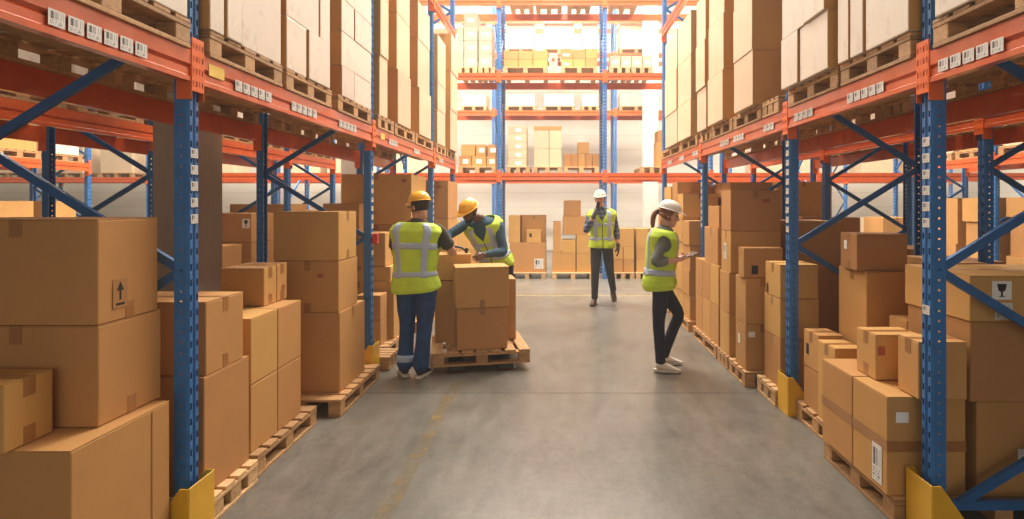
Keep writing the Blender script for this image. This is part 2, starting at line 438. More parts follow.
def quad_obj(name, p, u, v, mat, parent, thick=0.0008):
    """A thin card with UVs at p spanned by u, v (its own small thickness along u x v)."""
    p, u, v = V(p), V(u), V(v); n = u.cross(v).normalized() * thick
    me = bpy.data.meshes.new(name)
    vs = [p, p + u, p + u + v, p + v]; vs = [a + n for a in vs] + [a - n * 0.2 for a in vs]
    fs = [(0, 1, 2, 3), (7, 6, 5, 4), (0, 4, 5, 1), (1, 5, 6, 2), (2, 6, 7, 3), (3, 7, 4, 0)]
    me.from_pydata([tuple(a) for a in vs], [], fs)
    uvl = me.uv_layers.new(name='UVMap')
    uvv = [(0, 0), (1, 0), (1, 1), (0, 1)] * 2
    for l in me.loops: uvl.data[l.index].uv = uvv[l.vertex_index]
    return link(name, me, parent, mat)

# ------------------------------------------------------------------ cardboard boxes
def carton(x0, x1, y0, y1, z0, z1, label, mat='kraft', tape='', marks=(), rz=0.0, group=None, name='cardboard_box', flapax=None, cat='box', ends=None):
    """One carton: bevelled body with two closing flaps; tape: letters, t/b + x/y strip over the top/bottom seam along that axis, h = band round the middle.
    marks: (kind, face, u, v, w, h) with face one of a(isle -x/+x toward aisle) as 'xn','xp','yn' and u,v fractions of the face."""
    if x0 > x1: x0, x1 = x1, x0
    g = 0.009 if name == 'carton' else 0.0015
    if not tape and mat.startswith('kraft') and name == 'cardboard_box' and rnd.random() < .6: tape = 't' + ('x' if (x1 - x0) < (y1 - y0) * .999 else 'y')
    w, d, h = x1 - x0 - 2 * g, y1 - y0 - 2 * g, z1 - z0 - 0.001
    mb = MB()
    th = 0.004
    mb.box(-w / 2, w / 2, -d / 2, d / 2, 0, h - th, min(0.006, w * 0.04), 2)
    j = min(0.004, 0.012 * w)
    for v in mb.bm.verts:                       # nothing is quite square; the walls bow a little
        t = v.co.z / h
        v.co.x *= 1 - rnd.uniform(0, 0.4) * j / w; v.co.y *= 1 - rnd.uniform(0, 0.4) * j / d
    ax = flapax or ('x' if w < d * 0.999 else 'y')
    if tape and tape[0] == 't': ax = 'y' if tape[1] == 'y' else 'x'
    if ax == 'y':      # seam along y
        mb.box(-w / 2 + .001, -0.0015, -d / 2 + .001, d / 2 - .001, h - th, h); mb.box(0.0015, w / 2 - .001, -d / 2 + .001, d / 2 - .001, h - th, h)
    else:
        mb.box(-w / 2 + .001, w / 2 - .001, -d / 2 + .001, -0.0015, h - th, h); mb.box(-w / 2 + .001, w / 2 - .001, 0.0015, d / 2 - .001, h - th, h)
    root = mb.obj(name, mat)
    if ends:                                     # long sides keep the pale tone painted in for glare, ends plain brown
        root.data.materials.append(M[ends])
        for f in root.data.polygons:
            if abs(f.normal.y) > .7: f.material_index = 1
    root.location = ((x0 + x1) / 2, (y0 + y1) / 2, z0); root.rotation_euler = (0, 0, rz)
    tag(root, label, cat, group)
    e = 0.0009
    for k in range(0, len(tape) - 1, 2):
        a, b = tape[k], tape[k + 1]
        tw, dn = 0.026, min(0.075, h * 0.28)
        t = MB()
        if a in 'tb':
            X = d / 2 if b == 'y' else w / 2
            zt = h if a == 't' else 0.0
            sg = 1 if a == 't' else -1
            prof = [(-X - e, zt - sg * dn), (-X - e, zt + (e if a == 't' else 0.0004)), (X + e, zt + (e if a == 't' else 0.0004)), (X + e, zt - sg * dn)]
            inn = [(X - .001, zt - sg * dn), (X - .001, zt - sg * .001), (-X + .001, zt - sg * .001), (-X + .001, zt - sg * dn)]
            if b == 'y': t.prism(prof + inn, 'x', -tw, tw)
            else: t.prism(prof + inn, 'y', -tw, tw)
        else:                                    # band all round at mid height
            zm = h * 0.5
            o_, i_ = e * 1.3, -0.001
            for q in ((w / 2, d / 2),):
                ring = [(-q[0] - o_, -q[1] - o_), (q[0] + o_, -q[1] - o_), (q[0] + o_, q[1] + o_), (-q[0] - o_, q[1] + o_)]
                vs = [[t.bm.verts.new((x, y, z)) for x, y in ring] for z in (zm - .028, zm + .028)]
                for i in range(4): t.bm.faces.new((vs[0][i], vs[0][(i + 1) % 4], vs[1][(i + 1) % 4], vs[1][i]))
        t.obj('tape', 'tape', root)
    for mk in marks:
        kind, face, u, v, mw, mh = mk
        if face == 'yn': p, U, W_, L = V((-w / 2, -d / 2 - e * 1.6, 0)), V((1, 0, 0)), V((0, 0, 1)), w
        elif face == 'xp': p, U, W_, L = V((w / 2 + e * 1.6, -d / 2, 0)), V((0, 1, 0)), V((0, 0, 1)), d
        elif face == 'xn': p, U, W_, L = V((-w / 2 - e * 1.6, d / 2, 0)), V((0, -1, 0)), V((0, 0, 1)), d
        p = p + U * (u * L) + W_ * (v * h)
        if kind == 'label': quad_obj('shipping_label', p, U * mw, W_ * mh, 'label', root)['label'] = 'white printed label'
        elif kind == 'paper': quad_obj('sticker', p, U * mw, W_ * mh, 'paper', root)
        elif kind == 'red': quad_obj('sticker', p, U * mw, W_ * mh, 'redink', root)['label'] = 'faded red stamp'
        elif kind == 'black': quad_obj('sticker', p, U * mw, W_ * mh, 'black', root)['label'] = 'small black stamp'
        elif kind == 'seam':
            quad_obj('board_joint', p, U * mw, W_ * mh, 'tape', root)
        elif kind == 'arrow':
            pl = quad_obj('stencil_patch', p, U * mw, W_ * mh, 'kraftdark', root)
            n = U.cross(W_).normalized() * 0.0012
            ob = MB()
            def Q(pts):
                vs = [ob.bm.verts.new(p + U * (mw * a) + W_ * (mh * b) + n) for a, b in pts]; ob.bm.faces.new(vs)
            Q([(0.43, 0.28), (0.57, 0.28), (0.57, 0.62), (0.43, 0.62)]); Q([(0.24, 0.60), (0.76, 0.60), (0.5, 0.92)])
            Q([(0.2, 0.1), (0.8, 0.1), (0.8, 0.18), (0.2, 0.18)])
            ob.obj('arrow_symbol', 'black', pl)['label'] = 'black upward arrow over a bar'
        elif kind == 'fragile':
            pl = quad_obj('shipping_label', p, U * mw, W_ * mh, 'paper', root)
            n = U.cross(W_).normalized() * 0.0012
            ob = MB()
            def Q(pts):
                vs = [ob.bm.verts.new(p + U * (mw * a) + W_ * (mh * b) + n) for a, b in pts]; ob.bm.faces.new(vs)
            Q([(0.25, 0.85), (0.75, 0.85), (0.68, 0.5), (0.55, 0.42), (0.55, 0.22), (0.7, 0.15), (0.3, 0.15), (0.45, 0.22), (0.45, 0.42), (0.32, 0.5)])
            ob.obj('glass_symbol', 'black', pl)
    return root

# ------------------------------------------------------------------ pallets
_pal = {}
def pallet(x0, x1, y0, y1, z, label, parts=True, rz=0.0, group=None, mat='wood', height=0.135):
    if x0 > x1: x0, x1 = x1, x0
    w, d = round(x1 - x0, 2), round(y1 - y0, 2)
    key = (w, d, parts, height)
    if key not in _pal:
        bt = 0.02; n = max(4, int(d / 0.135)); bw = d / n * 0.8
        deck, low, blocks, strs = MB(), [], [], []
        for i in range(n):
            c = -d / 2 + bw / 2 + i * (d - bw) / (n - 1)
            deck.box(-w / 2, w / 2, c - bw / 2, c + bw / 2, height - bt, height, 0.003)
        for sx in (-1, 0, 1):
            cx = sx * (w / 2 - 0.05)
            strs.append(MB().box(cx - .05, cx + .05, -d / 2, d / 2, height - 2 * bt, height - bt - .0005, 0.002))
            low.append(MB().box(cx - .05, cx + .05, -d / 2, d / 2, 0, bt, 0.002))
            for sy in (-1, 0, 1):
                cy = sy * (d / 2 - 0.055)
                blocks.append(MB().box(cx - .047, cx + .047, cy - .055, cy + .055, bt + .0005, height - 2 * bt - .0005, 0.003))
        if parts:
            _pal[key] = [('top_deck', deck.mesh('top_deck'))] + [('stringer', a.mesh('stringer')) for a in strs] + \
                        [('block', a.mesh('block')) for a in blocks] + [('bottom_runner', a.mesh('bottom_runner')) for a in low]
        else:
            one = bmesh.new()
            for q in [deck] + strs + blocks + low:
                me = q.mesh('t'); one.from_mesh(me); bpy.data.meshes.remove(me)
            me = bpy.data.meshes.new('wooden_pallet'); one.to_mesh(me); one.free()
            _pal[key] = [('', me)]
        for _, me in _pal[key]: me.materials.append(M[mat])
    loc = ((x0 + x1) / 2, (y0 + y1) / 2, z)
    if parts:
        root = empty('wooden_pallet', loc, label, 'pallet', group, rz)
        for nm, me in _pal[key]: link(nm, me, root)
    else:
        root = link('wooden_pallet', _pal[key][0][1]); root.location = loc; root.rotation_euler = (0, 0, rz)
        tag(root, label, 'pallet', group)
    return root

# ------------------------------------------------------------------ racking
def post_mesh(h):
    """Open C section, lips turned in, along z; local x = depth into the rack, y across the face."""
    me_b = MB()
    prof = [(0.07, 0.030), (0.07, 0.045), (0.012, 0.045), (0.0, 0.034), (0.0, 0.012), (0.008, 0.008), (0.008, -0.008), (0.0, -0.012), (0.0, -0.034), (0.012, -0.045), (0.07, -0.045), (0.07, -0.030)]
    for j in range(len(prof) - 1):
        a, b = prof[j], prof[j + 1]
        q = [me_b.bm.verts.new((a[0], a[1], 0)), me_b.bm.verts.new((b[0], b[1], 0)), me_b.bm.verts.new((b[0], b[1], h)), me_b.bm.verts.new((a[0], a[1], h))]
        me_b.bm.faces.new(q)
    bmesh.ops.remove_doubles(me_b.bm, verts=me_b.bm.verts, dist=1e-5)
    me = me_b.mesh('post'); me.materials.append(M['post']); return me
_post = {}
_beam = {}
def beam_mesh(L, ht=0.15):
    k = (round(L, 3), ht)
    if k not in _beam:
        t, q = 0.045, ht
        prof = [(0, 0), (0, q * .16), (.006, q * .19), (.006, q * .40), (.014, q * .46), (.006, q * .52), (0, q * .55), (0, q), (t, q), (t, 0)]
        _beam[k] = MB().prism(prof, 'y', 0, L).mesh('beam'); _beam[k].materials.append(M['orange'])
    return _beam[k]
_conn = {}
def conn_mesh(s):
    if s not in _conn:
        m = MB()
        m.box(-0.010, -0.004, 0, 0.052 * s, -0.045, 0.215, 0.002)          # plate on the face of the post
        m.box(-0.0095, 0.066, s * .0515 - .0022, s * .0515 + .0022, -0.085, 0.16, 0.001)  # plate folded round the corner
        _conn[s] = m.mesh('beam_connector'); _conn[s].materials.append(M['slotted'])
    return _conn[s]

def rack(name, label, x_face, sgn, posts, levels, height, depth=1.10, brace0=0.10, pitch=0.61, detail=2, rear=True, axis='y', label_levels=(0,), group=None):
    """Row of pallet racking: sgn +1 = the rack lies on the +x side of its aisle face x_face. posts: y of the frames (post centre)."""
    root = empty(name, (x_face, posts[0], 0), label, 'rack', group)
    if axis == 'x': root.rotation_euler = (0, 0, 0)
    if height not in _post: _post[height] = post_mesh(height)
    y0 = posts[0]
    fx = lambda q: sgn * q                       # local x of a depth q behind the aisle face
    for y in posts:
        for q, inward in ((0, 0), (depth, pi)):
            p = link('post', _post[height], root)
            p.location = (fx(q), y - y0, 0.0)
            p.rotation_euler = (0, 0, (0 if sgn > 0 else pi) + inward)
            if detail > 1:
                MB().box(-0.0, 0.10, -0.075, 0.075, 0.0, 0.008, 0.001).obj('foot_plate', 'blue', p)
        k = 0; z = brace0
        a, b = 0.055, depth - 0.055
        MB().bar((fx(a), y - y0, 0.16 + (0 if detail > 1 else 0)), (fx(b), y - y0, 0.16), 0.03, 0.045).obj('brace', 'blue', root)
        while z + pitch < height:
            za, zb = z, z + pitch
            A = (fx(a), y - y0, za) if k % 2 == 0 else (fx(b), y - y0, za)
            B = (fx(b), y - y0, zb) if k % 2 == 0 else (fx(a), y - y0, zb)
            m = MB().bar(A, B, 0.026, 0.042)
            m.obj('brace', 'blue', root)
            z += pitch; k += 1
    for i in range(len(posts) - 1):
        L = posts[i + 1] - posts[i] - 0.094
        for lv, z in enumerate(levels):
            for q in ((0, depth) if rear else (0,)):
                bm_ = link('beam', beam_mesh(L), root)
                front = q == 0
                # the moulded side of the profile looks outwards
                if (sgn > 0) == front:
                    bm_.location = (fx(q) - (0.016 if front == (sgn > 0) else 0), posts[i] - y0 + 0.047, z)
                    s1, xo = 1, 0
                else:
                    bm_.location = (fx(q) + 0.016, posts[i + 1] - y0 - 0.047, z)
                    bm_.rotation_euler = (0, 0, pi)
                if not front:
                    bm_.location.x = fx(q) + (0.016 if sgn > 0 else -0.016)
                if detail > 0:
                    for s in (1, -1):
                        c = link('beam_connector', conn_mesh(s), bm_)
                        c.location = (0.006, (-0.047 - 0.002 if s > 0 else L + 0.047 + 0.002), 0.0)
                        c.location.y = -0.049 if s > 0 else L + 0.049
    return root

def beam_labels(root, x, ys, z, n=5, w=0.072, step=0.086, h=0.058, sgn=1, mat='label', owner=None):
    """Row of stickers on the aisle face of a beam, starting at y (world)."""
    for k in range(n):
        y = ys + k * step
        inv = root.location
        if sgn > 0: p, U = (x - inv.x, y + w - inv.y, z - inv.z), (0, -w, 0)
        else: p, U = (x - inv.x, y - inv.y, z - inv.z), (0, w, 0)
        o = quad_obj('barcode_label', p, U, (0, 0, h), mat, root)
        if owner is not None:
            o.parent = owner
            o.matrix_parent_inverse = owner_inv(owner)
def owner_inv(o):
    # beams sit under the rack root: bring root space into beam space
    return o.matrix_basis.inverted()

RW, LW = 'rack beside the woman', 'rack beside the yellow-helmet men'
XR, XL = 1.83, -1.77
postR = [0.22, 2.965, 4.745, 7.545, 10.32]
postL = [0.10, 2.935, 5.78, 8.66, 10.47]
BZ = 2.235
rackR = rack('pallet_rack', 'blue and orange pallet rack lining the aisle behind the woman with the tablet', XR, 1, postR, [BZ, 4.49], 6.6)
rackL = rack('pallet_rack', 'blue and orange pallet rack lining the aisle beside the yellow-helmet men', XL, -1, postL, [BZ, 4.49], 6.6, brace0=0.10)
def beams_of(r, z, sgn, xf):
    out = []
    for c in r.children:
        if c.name.startswith('beam') and abs(c.location.z - z) < .01 and abs(c.location.x) < 0.2: out.append(c)
    return out
def nearest_beam(r, y, z=BZ):
    best = None
    for c in r.children:
        if not c.name.startswith('beam') or abs(c.location.z - z) > .01 or abs(c.location.x) > 0.2: continue
        L = max(v.co.y for v in c.data.vertices)
        a = c.location.y + r.location.y; b = a + L if abs(c.rotation_euler.z) < 1 else a - L
        if min(a, b) <= y <= max(a, b): best = c
    return best
for (y, n) in ((2.43, 5), (3.32, 5), (4.24, 4), (5.0, 3), (5.05 + .75, 4), (6.3, 4), (7.65, 4), (8.5, 4), (9.4, 4)):
    beam_labels(rackR, XR - 0.0172, y, BZ + 0.033, n, owner=nearest_beam(rackR, y))
for (y, n) in ((2.07, 6), (3.28, 5), (3.98, 5), (4.85, 5), (6.3, 4), (7.4, 4), (9.0, 4)):
    beam_labels(rackL, XL + 0.0172, y, BZ + 0.033, n, sgn=-1, owner=nearest_beam(rackL, y))
for y in (3.03, 6.0, 8.95):
    beam_labels(rackL, XL + 0.0172, y, BZ + 0.06, 1, w=0.14, h=0.06, sgn=-1, mat='ylabel', owner=nearest_beam(rackL, y))
# location stickers on the faces of the aisle posts
def post_labels(r, y, zs, sgn):
    for c in r.children:
        if c.name.startswith('post') and abs(c.location.y + r.location.y - y) < .02 and abs(c.location.x) < .05:
            for z in zs:
                o = quad_obj('location_label', (-0.0012, 0.028, z), (0, -0.056, 0), (0, 0, 0.045), 'label', c)
            return c
post_labels(rackR, postR[1], (1.93, 1.85, 1.77, 1.69, 1.61, 1.53, 1.10), 1)
post_labels(rackR, postR[2], [1.42 + .075 * k for k in range(10)], 1)
post_labels(rackR, postR[3], [1.35 + .085 * k for k in range(9)], 1)
post_labels(rackL, postL[1], (1.87, 1.79, 1.71, 1.63, 1.55), -1)
post_labels(rackL, postL[2], [1.15 + .085 * k for k in range(10)], -1)
post_labels(rackL, postL[3], [1.15 + .085 * k for k in range(10)], -1)
pl_ = post_labels(rackL, postL[2], [], -1)
MB().box(-0.05, -0.002, -0.05, 0.02, 1.26, 1.355, 0.004).obj('hook_box', 'red', pl_)['label'] = 'small red box on the blue post'

# back to back rows and the rows beyond, seen through the uprights
rackR2 = rack('pallet_rack', 'second blue and orange rack standing back to back with the woman\'s rack', 3.36 + 1.1, -1, [0.22, 2.965, 4.745, 7.545, 10.32], [BZ], 4.6, detail=1)
rackL2 = rack('pallet_rack', 'second blue and orange rack behind the brown column and near box stack', -3.86 - 1.1, 1, [0.1, 2.935, 5.82, 8.70, 10.47], [BZ], 4.6, detail=1)
rackR3 = rack('pallet_rack', 'rack beyond the next aisle, with pale cartons, past the woman\'s rack', 6.85, 1, [3.8, 6.6, 9.4, 11.6], [BZ], 4.6, detail=1)
rackL3 = rack('pallet_rack', 'rack beyond the next aisle, carrying brown cartons above the near box stack', -8.7, -1, [2.8, 5.6, 8.4, 11.2], [BZ], 4.6, detail=1)

def rack_x(name, label, y_face, xs, levels, height, depth=1.1, detail=1, group=None):
    """A row across the hall, facing the camera: same kit, turned a quarter."""
    r = rack(name, label, 0, 1, [x for x in xs], levels, height, depth, detail=detail, group=group)
    # local y runs along the row -> world -x ... turn so that local +y = +x and depth (+x) = +y
    r.matrix_world = Matrix.Translation((xs[0], y_face, 0)) @ Matrix(((0, 1, 0, 0), (1, 0, 0, 0), (0, 0, 1, 0), (0, 0, 0, 1)))
    return r
YB, YF = 13.0, 18.2
xB = [-8.135, -5.835, -3.535, -1.235, 1.06, 3.36, 5.66, 7.96, 10.26]
def rack_cross(name, label, y_face, xs, levels, height, depth=1.1, group=None):
    root = empty(name, (xs[0], y_face, 0), label, 'rack', group)
    if height not in _post: _post[height] = post_mesh(height)
    for x in xs:
        for q, rz in ((0, pi / 2), (depth, -pi / 2)):
            p = link('post', _post[height], root); p.location = (x - xs[0], q, 0); p.rotation_euler = (0, 0, rz)
        z = 0.2; k = 0
        while z + .75 < height:
            a, b = (0.06, depth - .06) if k % 2 == 0 else (depth - .06, .06)
            MB().bar((x - xs[0], a, z), (x - xs[0], b, z + .75), 0.028, 0.045).obj('brace', 'blue', root); z += .75; k += 1
    for i in range(len(xs) - 1):
        L = xs[i + 1] - xs[i] - 0.094
        for z in levels:
            for q in (0, depth):
                b_ = link('beam', beam_mesh(L), root)
                if q == 0: b_.location = (xs[i + 1] - xs[0] - .047, -0.016, z); b_.rotation_euler = (0, 0, pi / 2)
                else: b_.location = (xs[i] - xs[0] + .047, depth + 0.016, z); b_.rotation_euler = (0, 0, -pi / 2)
                for s in (1, -1):
                    c = link('beam_connector', conn_mesh(s), b_); c.location = (0.006, -0.049 if s > 0 else L + 0.049, 0)
    return root
LB = [2.15, 4.315, 5.93]
rackB = rack_cross('pallet_rack', 'tall blue and orange rack across the far end of the aisle', YB, xB, LB, 8.0)
rackF = rack_cross('pallet_rack', 'pale hazy rack standing against the white wall behind the end rack', YF, [-19.4, -15.9, -12.4, -8.9, -5.4, -1.9, 1.8, 5.3, 8.8, 12.0], [2.28, 4.31, 6.05, 7.1], 9.0)

# ------------------------------------------------------------------ post guards
def guard(x, y, sgn, label):
    g = empty('post_guard', (x, y, 0), label, 'post guard', None)
    s = sgn
    hgt, t = 0.30, 0.006
    # aisle face
    MB().box(-s * t / 2, s * t / 2, -0.105, 0.105, 0, hgt, 0.002).obj('face_plate', 'yellow', g)
    for sy in (-1, 1):
        m = MB().prism([(s * .0, 0), (s * .19, 0), (s * .19, hgt * .30), (s * .04, hgt), (0, hgt)], 'y', sy * .108 - t / 2, sy * .108 + t / 2)
        m.obj('side_plate', 'yellow', g)
    MB().box(s * .004, s * .030, -0.102, 0.102, 0.0, 0.007).obj('base_plate', 'yellow', g)
    return g
for y, nm in zip(postR[1:], ('beside the tape-banded boxes, nearest of the woman\'s rack', 'between the two-box pallet and the small stamped boxes', 'by the woman\'s knees', 'at the far end of the woman\'s rack')):
    guard(XR - 0.036, y, 1, 'yellow post guard ' + nm)
for y, nm in zip(postL[1:], ('at the nearest blue post, under the two-box stack', 'beside the blue trousers of the bare-armed man', 'hidden behind the jack pallet, third along', 'at the far end of the yellow-helmet men\'s rack')):
    guard(XL + 0.036, y, -1, 'yellow post guard ' + nm)

# ------------------------------------------------------------------ setting
def struct(o, **kw):
    o['kind'] = 'structure'; return o
struct(MB().box(-20, 15, -7, 21, -0.2, 0.0).obj('floor', 'floor'))
struct(MB().box(-20, 15, -7, 21, 10.5, 10.7).obj('ceiling', 'ceil'))
struct(MB().box(-20, 15, 21, 21.2, 0, 10.5).obj('wall_back', 'wall'))
struct(MB().box(-20.2, -20, -7, 21, 0, 10.5).obj('wall_left', 'wall'))
struct(MB().box(15, 15.2, -7, 21, 0, 10.5).obj('wall_right', 'wall'))
struct(MB().box(-20, 15, -7.2, -7, 0, 10.5).obj('wall_front', 'wallgrey'))
struct(MB().box(-3.50, -3.12, 5.2, 5.62, 0, 10.5, 0.01).obj('column_near', 'column'))
struct(MB().box(-3.50, -3.12, 9.75, 10.15, 0, 10.5, 0.01).obj('column_far', 'whitecol'))
struct(MB().box(2.55, 2.95, 17.3, 17.7, 0, 10.5, 0.01).obj('column_end', 'whitecol'))
def decal(name, x0, x1, y0, y1, mat, z=0.0012):
    o = MB().box(x0, x1, y0, y1, 0.0, z).obj(name, mat); o['kind'] = 'structure'; return o
decal('floor_marking', -0.955, -0.86, -1.0, 5.55, 'line')
decal('floor_marking', -2.0, 2.4, 10.62, 10.74, 'line2')
decal('floor_joint', -1.7, 1.75, 5.205, 5.213, 'joint', 0.0008)
decal('floor_joint', -8, 8, 11.3, 11.31, 'joint', 0.0008)

# ------------------------------------------------------------------ boxes on the floor, men's side
PT = 0.135
C = carton
# nearest stack
pallet(-2.75, -1.80, 2.02, 2.815, 0, 'wooden pallet under the big near stack with the arrow-marked box')
C(-2.62, -1.80, 2.225, 2.80, PT, .73, 'large kraft box at the bottom of the near stack beneath the arrow box', tape='', marks=[('seam', 'xp', .78, 0.0, .006, .585)])
C(-2.55, -1.87, 2.452, 2.845, .731, 1.147, 'kraft box in the middle of the near stack directly under the arrow box', tape='tybx', marks=[])
C(-2.55, -1.872, 2.452, 2.825, 1.148, 1.585, 'large kraft box with black upward arrow symbol, top of the near stack', tape='tybx', marks=[('arrow', 'xp', .22, .12, .085, .125)])
C(-2.5, -2.016, 2.19, 2.41, .731, .985, 'small kraft box on a ledge in front of the near stack', tape='txbx')
# second stack (just past the first post)
pallet(-2.6, -1.765, 3.08, 3.55, 0, 'short pale pallet under the two-box stack at the nearest blue post', mat='woodlight')
C(-2.5, -1.81, 3.085, 3.545, PT, .75, 'large kraft box on the floor pallet just past the nearest blue post')
C(-2.42, -1.815, 3.11, 3.49, .751, 1.137, 'kraft box with taped top resting on the large box past the nearest post', tape='txbx', flapax='x')
# third stack
pallet(-2.75, -1.79, 3.60, 4.49, 0, 'wooden pallet under the four-box block and two slim boxes')
for j, (a, b) in enumerate(((3.62, 3.97), (3.975, 4.335))):
    for i, (z0, z1) in enumerate(((PT, .549), (.55, .951))):
        C(-2.62, -1.84, a, b, z0, z1, 'kraft box, %s %s of the block of four beneath the slim boxes' % (('lower', 'upper')[i], ('nearer', 'farther')[j]))
C(-2.27, -1.97, 4.05, 4.235, .952, 1.21, 'slim kraft box, nearer of two standing on the block of four', tape='txbx')
C(-2.25, -1.97, 4.24, 4.40, .952, 1.215, 'slim kraft box, farther of two standing on the block of four', tape='txbx', marks=[('red', 'xp', .45, .3, .04, .03)])
# fourth stack: tower of three
pallet(-2.295, -1.66, 4.62, 5.64, 0, 'wooden pallet under the three-box tower by the second post')
C(-2.28, -1.725, 4.79, 5.42, PT, .776, 'large kraft box at the bottom of the three-box tower', tape='')
C(-2.24, -1.735, 4.79, 5.25, .777, 1.187, 'kraft box in the middle of the three-box tower', tape='tyby', marks=[('red', 'yn', .66, .68, .05, .03)])
C(-2.26, -1.735, 4.79, 5.22, 1.188, 1.582, 'kraft box on top of the three-box tower', tape='txbx')
# second bay
pallet(-2.55, -1.64, 5.90, 6.27, 0, 'empty wooden pallet on the floor behind the bare-armed man')
pallet(-2.75, -1.78, 6.33, 7.15, 0, 'pallet of smaller boxes behind the bare-armed man', parts=True)
C(-2.12, -1.86, 6.36, 6.62, PT, .40, 'small kraft box, lower of a pair beside the bare-armed man\'s legs')
C(-2.12, -1.86, 6.36, 6.62, .401, .67, 'small kraft box, upper of a pair beside the bare-armed man\'s legs')
C(-2.60, -1.80, 6.66, 7.10, PT, .78, 'large kraft box behind the bare-armed man\'s blue trousers', tape='tyby')
C(-2.55, -1.84, 6.68, 7.08, .781, .94, 'flat kraft box just above the large box behind the man\'s hip')
C(-2.55, -1.9, 6.68, 7.08, .941, 1.315, 'kraft box level with the bare-armed man\'s chest, behind him', tape='tyby')
pallet(-2.8, -1.72, 7.65, 8.52, 0, 'pallet under the tallest stack behind the yellow-helmet men', parts=True)
C(-2.75, -1.85, 7.68, 8.48, PT, .75, 'bottom box of the tallest stack behind the yellow-helmet men')
C(-2.75, -1.85, 7.68, 8.48, .751, 1.375, 'second box up in the tallest stack behind the yellow-helmet men')
C(-2.75, -1.85, 7.68, 8.55, 1.376, 2.02, 'big red-stamped box atop the tallest stack behind the yellow-helmet men', marks=[('red', 'yn', .86, .84, .06, .04)], tape='ty')
pallet(-2.82, -1.8, 7.18, 7.62, 0, 'narrow pallet with a tall pair and a low box, behind the bending man', parts=False)
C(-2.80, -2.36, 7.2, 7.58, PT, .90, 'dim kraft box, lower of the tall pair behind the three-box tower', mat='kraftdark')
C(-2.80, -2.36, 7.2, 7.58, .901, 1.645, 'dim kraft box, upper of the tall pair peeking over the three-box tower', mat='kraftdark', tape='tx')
C(-2.3, -1.86, 7.2, 7.6, PT, .6, 'low kraft box between two stacks behind the bending man')
pallet(-2.7, -1.62, 9.25, 10.30, 0, 'farthest floor pallet of the yellow-helmet men\'s rack', parts=False)
C(-2.5, -1.68, 9.35, 10.25, PT, .76, 'lowest box of the end stack behind the bending man\'s helmet')
C(-2.5, -1.68, 9.35, 10.25, .761, 1.40, 'middle box of the end stack behind the bending man\'s helmet')
C(-2.5, -1.68, 9.35, 10.25, 1.401, 2.0, 'top box of the end stack behind the bending man\'s helmet', tape='ty', marks=[('red', 'yn', .8, .8, .06, .04)])

# ------------------------------------------------------------------ boxes on the floor, woman's side
pallet(1.735, 2.88, 3.085, 3.90, 0, 'dark wooden pallet under the two tape-banded boxes')
C(1.71, 2.12, 3.10, 3.462, PT, .648, 'large tape-banded kraft box with barcode label, nearest the camera', tape='hh', marks=[('label', 'xn', .60, .06, .095, .20), ('paper', 'yn', .11, .74, .065, .055)])
C(1.71, 2.12, 3.468, 3.86, PT, .65, 'tape-banded kraft box just behind the barcode-labelled one', tape='hh')
C(1.80, 2.06, 3.38, 3.60, .651, .908, 'small taped kraft box sitting where the two tape-banded boxes meet', tape='txbx', marks=[('red', 'yn', .05, .55, .04, .05)], mat='flap')
C(1.84, 2.09, 3.045, 3.235, .65, .945, 'small kraft box on the tape-banded boxes, touching the nearest post', tape='tx', mat='flap')
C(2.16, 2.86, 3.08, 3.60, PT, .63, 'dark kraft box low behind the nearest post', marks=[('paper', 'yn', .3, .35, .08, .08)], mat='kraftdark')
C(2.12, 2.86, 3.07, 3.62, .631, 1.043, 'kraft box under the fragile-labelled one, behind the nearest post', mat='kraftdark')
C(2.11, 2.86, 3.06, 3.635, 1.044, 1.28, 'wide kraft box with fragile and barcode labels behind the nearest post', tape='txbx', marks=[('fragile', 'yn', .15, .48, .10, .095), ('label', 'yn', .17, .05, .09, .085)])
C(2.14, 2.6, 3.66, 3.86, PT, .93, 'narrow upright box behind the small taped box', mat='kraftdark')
pallet(1.85, 2.9, 3.96, 4.625, 0, 'wooden pallet under the tilted two-box tower and black-stamped boxes')
C(2.08, 2.37, 4.02, 4.42, PT, 1.19, 'tall kraft box under the white-tagged box in the near bay', tape='txbx')
C(2.045, 2.38, 4.05, 4.33, 1.191, 1.44, 'kraft box with torn white tag, highest in the near bay', tape='txbx', marks=[('paper', 'xn', .25, .55, .05, .06)], rz=radians(-4), mat='kraftdark')
C(1.88, 2.06, 4.30, 4.56, PT, .428, 'small kraft box, lower of the pair behind the second yellow guard')
C(1.88, 2.06, 4.30, 4.56, .429, .70, 'small black-stamped box, upper of the pair behind the second guard', tape='tx', marks=[('black', 'xn', .2, .35, .04, .08)], mat='flap')
C(1.86, 2.05, 4.00, 4.27, PT, .68, 'kraft box squeezed between the black-stamped and tape-banded boxes', tape='tx', mat='flap')
C(2.66, 2.88, 4.0, 4.6, PT, 1.25, 'tall dim box at the back of the near bay')
